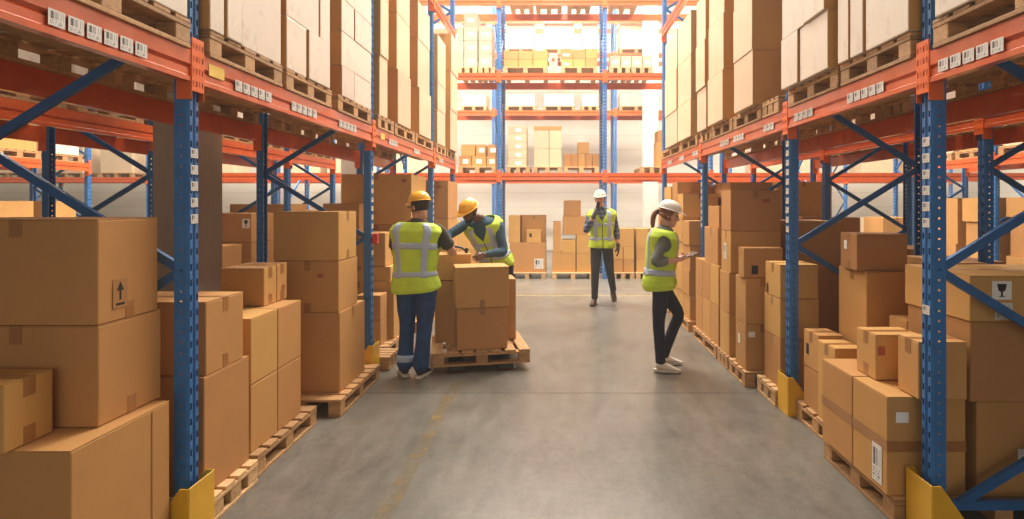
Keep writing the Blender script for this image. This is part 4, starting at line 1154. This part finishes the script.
def person(loc, label, J, skin, shirt, trouser, vest=True, hat='hatyellow', hair=None, sleeve='long', female=False, feet=('shoe', 'shoe'), shoe_mat='shoe', sole='sole', gloves=None, beard=False, cuff=.062, waist=1.0, ponytail=False, hem_s=.05, boot=False, badge=False, wl=1.0, glasses=False):
    """J: joints in world space. Everything is built round loc, the point on the floor under the pelvis."""
    L = V(loc); g = lambda k: V(J[k]) - L
    w = J.get('w', 1.0)
    T = Torso(g('pelvis'), g('chest'), g('neck'), J['yaw_hip'], J['yaw_sh'], w * (0.9 if female else 1.0), J.get('d', 1.0) * (0.92 if female else 1.0))
    HM = Matrix.Translation(g('head')) @ rotm(*J['head_rot'])
    hs = J.get('hs', 1.0)
    HP = lambda v: HM @ (V(v) * hs)
    ar = .92 if female else 1.0
    # --- body: one continuous skin surface
    b = MB()
    b.grid(lambda u, v: HP(head_pts(2 * pi * u, -.118 + .235 * v)), 28, 26, True, True, True)
    b.tube([HP((0, .082, .022)), HP((0, .100, -.012)), HP((0, .108, -.030)), HP((0, .088, -.038))], [.008, .0105, .0135, .008], 8, 2)
    for s in (-1, 1):
        b.tube([HP((s * .012, .086, .026)), HP((s * .036, .083, .030)), HP((s * .058, .064, .022))], [.007, .009, .006], 8, 2)   # brow
        b.tube([HP((s * .028, .076, -.028)), HP((s * .050, .064, -.022))], [.016, .012], 8, 1)                                  # cheek
        b.ball((0, 0, 0), (.010, .019, .031), Matrix.Translation(HP((s * .077, -.010, -.008))) @ HM.to_3x3().to_4x4(), 2)        # ear
        b.tube([HP((s * .012, .083, -.062)), HP((0, .090, -.060))], [.006, .007], 8, 1)
    b.tube([HP((-.020, .082, -.070)), HP((0, .089, -.071)), HP((.020, .082, -.070))], [.005, .0072, .005], 8, 2)                 # lower lip
    nk = g('neck')
    b.tube([nk - T.frame(1)[2] * .05, nk + T.frame(1)[2] * .02, HP((0, -.022, -.085)), HP((0, -.02, -.04))], [.068 * ar, .060 * ar, .056 * ar, .052 * ar], 14, 3)
    b.grid(lambda u, v: T.pt(v, 2 * pi * u, -.012), 24, 20, True, True, True)
    for s in 'RL':
        sh, el, wr = g('sh' + s), g('el' + s), g('wr' + s)
        b.tube([sh, lerp(sh, el, .5), el, lerp(el, wr, .35), wr], [.050 * ar, .046 * ar, .039 * ar, .040 * ar, .027 * ar], 12, 3)
        h = J['hand' + s]
        hand(b, wr + (V(h[0]).normalized() * .01), h[0], h[1], h[2], h[3], .93 * ar, h[4] if len(h) > 4 else .5)
        hip, kn, an = g('hip' + s), g('kn' + s), g('an' + s)
        b.tube([hip, lerp(hip, kn, .5), kn, lerp(kn, an, .3), an], [.078, .068, .050, .048, .034], 12, 3)
        b.tube([an, an + V((0, 0, -.05))], [.034, .034], 10, 1)
    body = fuse(b, 'person', skin, None, .0055, 3)
    body.location = L
    tag(body, label, 'person')
    # eyes
    for s in (-1, 1):
        MB().ball(HP((s * .031, .0785, .004)), .0080, None, 2).obj('eye', 'eye', body, True)
    # --- trousers
    t = MB()
    t.grid(lambda u, v: T.pt(-.0 + v * .36, 2 * pi * u, .010), 24, 8, True, True, True)
    for s in 'RL':
        hip, kn, an = g('hip' + s), g('kn' + s), g('an' + s)
        kk = .88 if female else 1.0
        t.tube([hip + V((0, 0, .02)), lerp(hip, kn, .5), kn, lerp(kn, an, .35), lerp(kn, an, .8), an + (an - kn).normalized() * (-.01)],
               [.098 * kk * wl, .086 * kk * wl, .068 * kk * wl, .064 * kk * wl, cuff, cuff], 14, 4)
        # creases at knee and ankle
        for q, rr in ((.98, .068 * kk * wl), (1.12, .066 * kk * wl)):
            c = lerp(hip, kn, q) if q <= 1 else lerp(kn, an, q - 1)
            d = (an - hip).normalized(); f = T.frame(0)[1]
            t.tube([c + f.cross(d) * .05 + f * .02, c + f * (rr * .72), c - f.cross(d) * .05 + f * .02 - d * .03], [.016, .018, .014], 8, 2)
    tr = fuse(t, 'trousers', trouser, body, .007, 4)
    if J.get('stripe'):
        kn, an = g('knL'), g('anL'); c = lerp(kn, an, .78)
        MB().tube([c, c + (an - kn).normalized() * .03], [cuff + .012, cuff + .012], 14, 1).obj('shin_stripe', 'reflect', tr, True)
    # --- shirt
    m = MB()
    m.grid(lambda u, v: T.pt(.12 + v * .88, 2 * pi * u, .006 + .006 * sin(9 * v + 3 * u)), 28, 22, True, True, True)
    m.tube([nk - T.frame(1)[2] * .03, nk + T.frame(1)[2] * .012], [.074 * ar, .069 * ar], 16, 1)
    for s in 'RL':
        sh, el, wr = g('sh' + s), g('el' + s), g('wr' + s)
        inn = lerp(sh, T.c(.84), .45)
        if sleeve == 'long':
            m.tube([inn, sh, lerp(sh, el, .45), el, lerp(el, wr, .45), lerp(el, wr, J.get('cuff' + s, .92))], [.046 * ar, .059 * ar, .058 * ar, .054 * ar, .049 * ar, .037 * ar], 14, 4)
            for q in (.80, .98):
                c = lerp(sh, el, q); d = (el - sh).normalized(); a = d.orthogonal().normalized()
                m.tube([c + a * .045, c + d.cross(a) * .047, c - a * .045], [.012, .013, .012], 8, 3)
        else:
            m.tube([inn, sh, lerp(sh, el, .4), lerp(sh, el, .72)], [.046 * ar, .060 * ar, .066 * ar, .068 * ar], 14, 4)
    fuse(m, 'shirt', shirt, body, .007, 4)
    # --- hi-vis vest: two shells with the arms passing through, open V at the neck, bands on top
    if vest:
        hem, top = hem_s, .975
        def S(u, v, k=.0):
            th = 2 * pi * u; s = hem + (top - hem) * v
            e_ = min(1, max(0, (s - .74) / .14))
            fl = .026 + .014 * (1 - v) ** 2 + .004 * sin(5 * th + 7 * v) + .016 * e_ * (3 * e_ - 2 * e_ * e_) * abs(cos(th)) ** 1.5 + .006 * e_
            return T.pt(s, th, fl + k)
        nu, nv = 120, 84
        vb = MB(); rows = []
        def gap(t): return .012 + max(0, t - .76) * 2.1
        for j in range(nv + 1):
            row = []
            t = hem + (top - hem) * j / nv
            for i in range(nu + 1):
                th = pi / 2 + gap(t) + (2 * pi - 2 * gap(t)) * i / nu
                row.append(vb.bm.verts.new(S(th / (2 * pi), j / nv)))
            rows.append(row)
        def skip(i, j):
            t = hem + (top - hem) * (j + .5) / nv
            th = (pi / 2 + gap(t) + (2 * pi - 2 * gap(t)) * (i + .5) / nu) % (2 * pi)
            for c in (0, pi, 2 * pi):                                             # arm holes
                if ((abs(th - c)) / .40) ** 2 + ((t - .80) / .105) ** 2 < 1: return True
            return False
        for j in range(nv):
            for i in range(nu):
                if not skip(i, j): vb.bm.faces.new((rows[j][i], rows[j][i + 1], rows[j + 1][i + 1], rows[j + 1][i]))
        loose = [v for v in vb.bm.verts if not v.link_faces]; bmesh.ops.delete(vb.bm, geom=loose, context='VERTS')
        for _ in range(4):                                                        # even out the cut edges
            mv = {}
            for v in vb.bm.verts:
                if v.is_boundary:
                    nb = [e.other_vert(v).co for e in v.link_edges if e.is_boundary]
                    if len(nb) == 2: mv[v] = (nb[0] + nb[1]) / 4 + v.co / 2
            for v, c in mv.items(): v.co = c
        vo = vb.obj('safety_vest', 'hivis', body, True)
        sd = vo.modifiers.new('s', 'SOLIDIFY'); sd.thickness = .006; sd.offset = -1
        def band(u0, u1, v0, v1, nm='reflective_stripe', mat='reflect', k=.0022):
            bb = MB(); n = max(6, int(abs(u1 - u0) * 56))
            bb.grid(lambda a, c: S((u0 + (u1 - u0) * a) % 1.0, v0 + (v1 - v0) * c, k), n, max(3, int(abs(v1 - v0) * 34)))
            o = bb.obj(nm, mat, vo, True); q = o.modifiers.new('s', 'SOLIDIFY'); q.thickness = .0015; q.offset = 0
            return o
        vv = lambda s: (s - hem) / (top - hem)
        for s0, s1 in J.get('bands', ((.30, .375), (.66, .73))):
            if s1 > .72:
                band(.305, .695 + .25 - .0, vv(s0), vv(s1)) if False else band(.55, .95, vv(s0), vv(s1))
                band(.285, .42, vv(s0), vv(s1)); band(.08, .215, vv(s0), vv(s1))
            else:
                band(.262, 1.238, vv(s0), vv(s1))
        for uc in J.get('vert', (.165, .335, .665, .835)):
            band(uc - .022, uc + .022, vv(.30) if J.get('vlow', True) else vv(.66), vv(.965 if uc > .5 else .95))
        band(.246, .254, vv(hem + .01), vv(.72), 'zipper', 'black', .0015)
        for u0 in ((.15, .31)):
            pk = band(u0, u0 + .075, vv(.13), vv(.26), 'pocket', 'hivis', .006)
        if badge: band(.13, .19, vv(.45), vv(.58), 'badge_holder', 'ylabel', .006)
    # --- shoes
    for s in 'RL':
        f = J['foot' + s]
        shoe(body, feet[0], g('an' + s), f[0], f[1], shoe_mat, .26 if not female else .235, sole, boot)
    # --- gloves
    if gloves:
        for s in gloves:
            h = J['hand' + s]; gm = MB(); wr = g('wr' + s)
            hand(gm, wr + V(h[0]).normalized() * .01, h[0], h[1], h[2], h[3], .95, h[4] if len(h) > 4 else .5, .004)
            gm.tube([wr - V(h[0]).normalized() * .03, wr + V(h[0]).normalized() * .02], [.034, .032], 10, 1)
            fuse(gm, 'glove', 'glove', body, .0055, 2)
    # --- hair
    if hair:
        hb = MB(); z0, z1 = (-.062 if female else -.046), .10
        hb.grid(lambda u, v: HP(head_pts(lerp(pi * .93, 2.07 * pi, u), lerp(z0, z1, v), .009 * (0.35 + .65 * min(1, 4 * v + .1)))), 24, 12)
        ho = hb.obj('hair', hair, body, True); sd = ho.modifiers.new('s', 'SOLIDIFY'); sd.thickness = .012; sd.offset = -1
        if ponytail:
            pt = MB()
            pt.tube([HP((0, -.095, .0)), HP((0, -.135, -.005)), HP((-.005, -.150, -.06)), HP((-.01, -.140, -.13)), HP((-.012, -.12, -.19)), HP((-.01, -.11, -.215))], [.020, .023, .034, .031, .019, .006], 14, 4, flat=[1, 1, .8, .8, .8, .8])
            for s in (-1, 1):
                pt.tube([HP((s * .072, .035, .03)), HP((s * .083, .0, .005)), HP((s * .070, -.06, -.02)), HP((0, -.105, -.005))], [.012, .019, .02, .02], 10, 3)
            fuse(pt, 'ponytail', hair, body, .006, 3)
            MB().tube([HP((0, -.118, -.002)), HP((0, -.132, -.006))], [.026, .026], 12, 1).obj('hair_tie', 'black', body, True)
    if beard:
        bb = MB()
        bb.grid(lambda u, v: HP(head_pts(lerp(.06 * pi, .94 * pi, u), lerp(-.118, -.045 - .02 * sin(pi * u), v), .0045)), 24, 8)
        bo = bb.obj('beard', 'hairblack', body, True); sd = bo.modifiers.new('s', 'SOLIDIFY'); sd.thickness = .006; sd.offset = -1
    if glasses:
        gl = MB()
        for s in (-1, 1): gl.tube([HP((s * .080, .005, .012)), HP((s * .078, .07, .012))], [.003, .003], 6, 1)
        gl.tube([HP((-.074, .078, .008)), HP((-.04, .102, .006)), HP((0, .108, .008)), HP((.04, .102, .006)), HP((.074, .078, .008))], [.009, .013, .009, .013, .009], 8, 3, flat=[.4] * 5)
        gl.obj('safety_glasses', 'plastic', body, True)
    # --- hard hat: ridged dome, brim with front peak
    if hat:
        zb = J.get('hatz', .052)
        def dome(u, v):
            th = 2 * pi * u; ph = v * pi / 2
            rx, ry, rz = .098, .124, .098
            x, y, z = rx * cos(th) * cos(ph) ** .85, ry * sin(th) * cos(ph) ** .85 - .006, rz * sin(ph)
            rib = max(0, 1 - abs(x) / .016) * .007 * sin(ph) ** .6 + max(0, 1 - abs(abs(x) - .042) / .010) * .003 * sin(ph)
            return HP((x, y, zb + z + rib))
        h = MB().grid(dome, 40, 14, True, False, True)
        ho = h.obj('hard_hat', hat, body, True); sd = ho.modifiers.new('s', 'SOLIDIFY'); sd.thickness = .004; sd.offset = -1
        def brim(u, v):
            th = 2 * pi * u; pk = max(0, sin(th)) ** 2.2
            k = 1 + v * (.10 + .42 * pk)
            return HP((.098 * cos(th) * (1 + v * (.10 + .05 * pk)), (.124 * sin(th)) * k - .006, zb + .004 - v * (.006 + .012 * pk)))
        bo = MB().grid(brim, 48, 4, True).obj('brim', hat, ho, True); sd = bo.modifiers.new('s', 'SOLIDIFY'); sd.thickness = .004; sd.offset = 0
    return body

def D(a, b): return tuple(V(b) - V(a))
# bare-armed man seen from behind
sx, sy = -1.325, 5.70
person((sx, sy, 0), 'man from behind in charcoal T-shirt, hi-vis vest, yellow helmet and blue trousers', dict(
    pelvis=(sx, sy, .80), chest=(sx - .01, sy + .01, 1.16), neck=(sx + .0, sy + .05, 1.475), yaw_hip=radians(-4), yaw_sh=radians(-8),
    head=(sx + .01, sy + .075, 1.615), head_rot=(radians(52), radians(-8), 0), w=1.13, d=1.05, hs=1.0,
    shR=(sx + .195, sy + .03, 1.395), elR=(sx + .325, sy + .09, 1.185), wrR=(-1.065, sy + .34, 1.15),
    shL=(sx - .20, sy + .05, 1.395), elL=(sx - .235, sy + .13, 1.16), wrL=(sx - .06, sy + .30, 1.08),
    handR=((.05, 1, .02), (.1, -.1, -1), -1, .35), handL=((.6, .8, .1), (.2, 0, -1), 1, .4),
    hipR=(sx + .095, sy, .86), knR=(sx + .075, sy + .01, .49), anR=(sx + .045, sy - .03, .095),
    hipL=(sx - .095, sy, .86), knL=(sx - .105, sy + .07, .49), anL=(sx - .115, sy + .02, .095),
    footR=(radians(-14), 0), footL=(radians(25), 0), stripe=True, hatz=.050, bands=((.315, .385), (.68, .75)), vert=(.165, .335, .655, .845)),
    'skin', 'charcoal', 'denim', hair='hairdark', sleeve='short', cuff=.078, wl=1.1, hem_s=.045, glasses=True, shoe_mat='shoe')
# bending man taping the box
person((-.72, 7.2, 0), 'bending man in dark blue shirt, hi-vis vest and yellow helmet, taping a box', dict(
    pelvis=(-.70, 7.22, .86), chest=(-.79, 7.12, 1.20), neck=(-.875, 6.965, 1.455), yaw_hip=radians(170), yaw_sh=radians(163), w=1.02,
    head=(-.99, 6.86, 1.555), head_rot=(radians(140), radians(-32), radians(-10)),
    shR=(-1.045, 7.02, 1.405), elR=(-1.235, 6.86, 1.275), wrR=(-1.215, 6.63, 1.185),
    shL=(-.665, 6.96, 1.39), elL=(-.605, 6.86, 1.10), wrL=(-.795, 6.65, 1.075),
    handR=((.75, -.45, -.25), (.2, .2, -1), 1, .75, .8), handL=((-.55, -.75, -.2), (-.75, .45, -.3), -1, .3, .3),
    hipR=(-.795, 7.22, .88), knR=(-.80, 7.12, .48), anR=(-.80, 7.2, .095),
    hipL=(-.605, 7.22, .88), knL=(-.60, 7.15, .48), anL=(-.59, 7.24, .095),
    footR=(radians(170), 0), footL=(radians(195), 0), cuffR=.9, cuffL=.92, bands=((.30, .375), (.64, .715))),
    'skindark', 'teal', 'navy', hair='hairblack', beard=True, hem_s=.03)
# far man walking with a radio at his mouth
person((.76, 9.78, 0), 'man in white helmet, plaid shirt and hi-vis vest walking, radio held to his mouth', dict(
    pelvis=(.745, 9.80, .885), chest=(.745, 9.79, 1.255), neck=(.735, 9.77, 1.575), yaw_hip=radians(185), yaw_sh=radians(178), w=1.05,
    head=(.715, 9.745, 1.715), head_rot=(radians(168), radians(-4), 0), hs=1.0,
    shR=(.56, 9.77, 1.49), elR=(.49, 9.66, 1.21), wrR=(.60, 9.55, 1.44),
    shL=(.92, 9.79, 1.49), elL=(.985, 9.82, 1.20), wrL=(1.01, 9.76, .955),
    handR=((.33, .12, .93), (.75, .3, -.3), -1, .75, .8), handL=((.05, -.12, -1), (-1, 0, 0), 1, .3),
    hipR=(.655, 9.80, .95), knR=(.635, 9.74, .52), anR=(.625, 9.74, .095),
    hipL=(.835, 9.80, .95), knL=(.885, 9.83, .53), anL=(.965, 10.10, .185),
    footR=(radians(163), 0), footL=(radians(190), radians(-38)), cuffR=.7, cuffL=.6, bands=((.33, .40), (.66, .72)), vert=(.165, .335, .665, .835)),
    'skin', 'plaid', 'greyjeans', hat='hatwhite', hair='hairdark', gloves='RL', shoe_mat='boot', sole='boot', boot=True, cuff=.055, hem_s=.08)
# woman with tablet
wx, wy = 1.04, 5.97
person((wx, wy, 0), 'woman in white helmet, grey shirt and hi-vis vest reading a tablet', dict(
    pelvis=(wx - .015, wy, .80), chest=(wx + .0, wy, 1.12), neck=(wx + .045, wy, 1.405), yaw_hip=radians(-88), yaw_sh=radians(-98), w=1.04, d=1.16,
    head=(wx + .085, wy - .01, 1.535), head_rot=(radians(-97), radians(-16), 0), hs=.95,
    shR=(wx + .0, wy - .150, 1.305), elR=(wx - .085, wy - .215, 1.085), wrR=(wx + .13, wy - .165, 1.095),
    shL=(wx + .055, wy + .150, 1.305), elL=(wx + .03, wy + .20, 1.085), wrL=(wx + .17, wy + .05, 1.10),
    handR=((.9, .22, .16), (-.15, .3, .9), 1, .35, .3), handL=((.85, -.35, .16), (-.15, -.3, .9), -1, .35, .3),
    hipR=(wx - .01, wy - .085, .85), knR=(wx - .035, wy - .10, .465), anR=(wx - .02, wy - .12, .09),
    hipL=(wx + .0, wy + .085, .85), knL=(wx + .195, wy + .09, .53), anL=(wx + .055, wy + .14, .09),
    footR=(radians(-100), 0), footL=(radians(-82), radians(0)), cuffR=.55, cuffL=.55, hatz=.05, bands=((.32, .42),), vert=(.165, .335, .665, .835), vlow=True),
    'skin2', 'greyshirt', 'navy', hat='hatwhite', hair='hairbrown', female=True, shoe_mat='sneaker', sole='sole', ponytail=True, cuff=.050, hem_s=-.02, badge=True)

# tablet in her hands
tb = empty('tablet', (wx + .262, wy - .06, 1.128), 'dark thin tablet held by the woman in the white helmet', 'tablet', None)
tb.rotation_euler = (0, radians(-24), 0)
MB().box(-.07, .085, -.11, .11, 0, .008, .003, 2).obj('case', 'plastic', tb)
MB().box(-.062, .077, -.10, .10, .0081, .0088).obj('screen', 'eye', tb)
# radio at the far man's mouth
rd = empty('two_way_radio', (.655, 9.545, 1.565), 'small black two-way radio in the white-helmet man\'s raised glove', 'radio', None)
rd.rotation_euler = (radians(12), radians(14), 0)
MB().box(-.026, .026, -.018, .018, 0, .11, .005, 2).obj('radio_body', 'plastic', rd)
MB().tube([(-.014, 0, .108), (-.014, 0, .128)], [.007, .006], 8, 1).obj('antenna', 'plastic', rd, True)
# tape dispenser
td = empty('tape_dispenser', (-1.06, 6.44, 1.118), 'black hand tape dispenser on the box between the two men', 'tape dispenser', None)
MB().tube([(-.13, 0, .045), (-.06, 0, .062), (.04, 0, .055), (.10, 0, .01)], [.016, .014, .013, .012], 10, 3).obj('handle', 'plastic', td, True)
MB().box(.085, .115, -.03, .03, .0, .05, .004).obj('roller_head', 'plastic', td)
r_ = MB(); r_.grid(lambda u, v: V((-.085 + .05 * cos(2 * pi * u), -.025 + .05 * v, .05 + .05 * sin(2 * pi * u))), 24, 1, True, True, True); r_.obj('tape_roll', 'cleartape', td)

# ------------------------------------------------------------------ pallet on the jack between them
TH = radians(12)
FL = V((-1.186, 5.755, 0)); ua = V((cos(TH), sin(TH), 0)); vb_ = V((-sin(TH), cos(TH), 0))
def onpal(u0, u1, v0, v1, z0, z1, label, **kw):
    c = FL + ua * ((u0 + u1) / 2) + vb_ * ((v0 + v1) / 2); a, b = (u1 - u0) / 2, (v1 - v0) / 2
    return C(c.x - a, c.x + a, c.y - b, c.y + b, z0, z1, label, rz=TH + kw.pop('dr', 0), **kw)
pc = FL + ua * .475 + vb_ * .42
pallet(pc.x - .42, pc.x + .42, pc.y - .475, pc.y + .475, .068, 'wooden pallet lifted on a jack, loaded between the two yellow-helmet men', rz=TH + pi / 2)
zt = .068 + .136
onpal(.235, .735, .07, .42, zt, .62, 'large kraft box, lower of two at the front of the jack pallet')
onpal(.215, .745, .05, .42, .621, 1.02, 'large kraft box, upper of two at the front of the jack pallet', tape='by', dr=radians(1))
onpal(.03, .40, .45, .83, zt, .838, 'tall kraft box at the back of the jack pallet, near the bare-armed man')
onpal(.41, .875, .45, .83, zt, .845, 'tall kraft box at the back of the jack pallet, away from the men')
onpal(.05, .40, .46, .82, .846, 1.115, 'kraft box being taped by the bending man, on the jack pallet', tape='tx')
# the jack: fork, rollers, pump
jk = empty('pallet_jack', (pc.x + .0, pc.y, 0), 'dark pallet jack with red rollers under the loaded pallet', 'pallet jack', None, TH)
for s in (-1, 1):
    fk = MB().box(s * .24 - .075, s * .24 + .075, -.42, .415, .02, .066, .008).obj('fork', 'steel', jk)
    for yy in (-.36, -.26):
        MB().grid(lambda u, v: V((s * .24 - .05 + .10 * v, yy + .033 * cos(2 * pi * u), .034 + .033 * sin(2 * pi * u))), 20, 1, True, True, True).obj('roller', 'red', fk)
MB().box(-.14, .10, .43, .465, .03, .19, .01).obj('mast_base', 'red', jk)
MB().tube([(-.02, .447, .18), (-.02, .447, .80)], [.016, .014], 10, 1).obj('tiller', 'steel', jk)
# </people>

# ------------------------------------------------------------------ light
def area(name, loc, sx, sy, power, col=(1, .93, .82), rot=(0, 0, 0), spread=pi):
    d = bpy.data.lights.new(name, 'AREA'); d.shape = 'RECTANGLE'; d.size = sx; d.size_y = sy
    d.energy = power; d.color = col; d.spread = spread
    o = bpy.data.objects.new(name, d); COL.objects.link(o); o.location = loc; o.rotation_euler = rot
    return o
WARM = (1, .88, .72)
SOFT = (1, .92, .80)
area('aisle_lamp', (0, 0.0, 9.8), 1.0, 4, 70, WARM)
area('aisle_lamp', (0, 8.5, 9.8), 1.2, 5, 900, (1, .93, .83))
area('cross_aisle_lamp', (0, 12.0, 9.8), 14, 1.2, 2200, SOFT)
area('end_row_lamp', (0, 16.4, 9.8), 22, 1.6, 3300, SOFT)
area('side_aisle_lamp', (-6.8, 9.5, 9.8), 1.2, 8, 1000, WARM)
area('side_aisle_lamp', (5.7, 9.5, 9.8), 1.2, 8, 700, WARM)
area('front_fill_light', (0, -6.6, 2.6), 7.0, 4.0, 150, (1, .90, .78), (pi / 2, 0, 0))  # unseen fill added behind the camera to brighten surfaces facing it
w = bpy.data.worlds.new('world'); SC.world = w; w.use_nodes = True
w.node_tree.nodes['Background'].inputs[0].default_value = (1, .9, .78, 1)
w.node_tree.nodes['Background'].inputs[1].default_value = 0.3
vs_ = w.node_tree.nodes.new('ShaderNodeVolumeScatter')       # scatter added through the hall, paling the far end like lens bloom
vs_.inputs['Color'].default_value = (1, .96, .90, 1); vs_.inputs['Density'].default_value = 0.0045; vs_.inputs['Anisotropy'].default_value = 0.35
w.node_tree.links.new(vs_.outputs[0], w.node_tree.nodes['World Output'].inputs['Volume'])
SC.view_settings.view_transform = 'Standard'
try: SC.view_settings.look = 'None'
except Exception: pass
SC.view_settings.exposure = 0.2
SC.view_settings.gamma = 1.0
SC.view_settings.use_curve_mapping = False
SC.cycles.max_bounces = 8
SC.cycles.diffuse_bounces = 5
SC.cycles.glossy_bounces = 3
SC.cycles.transparent_max_bounces = 16
SC.cycles.sample_clamp_indirect = 6.0
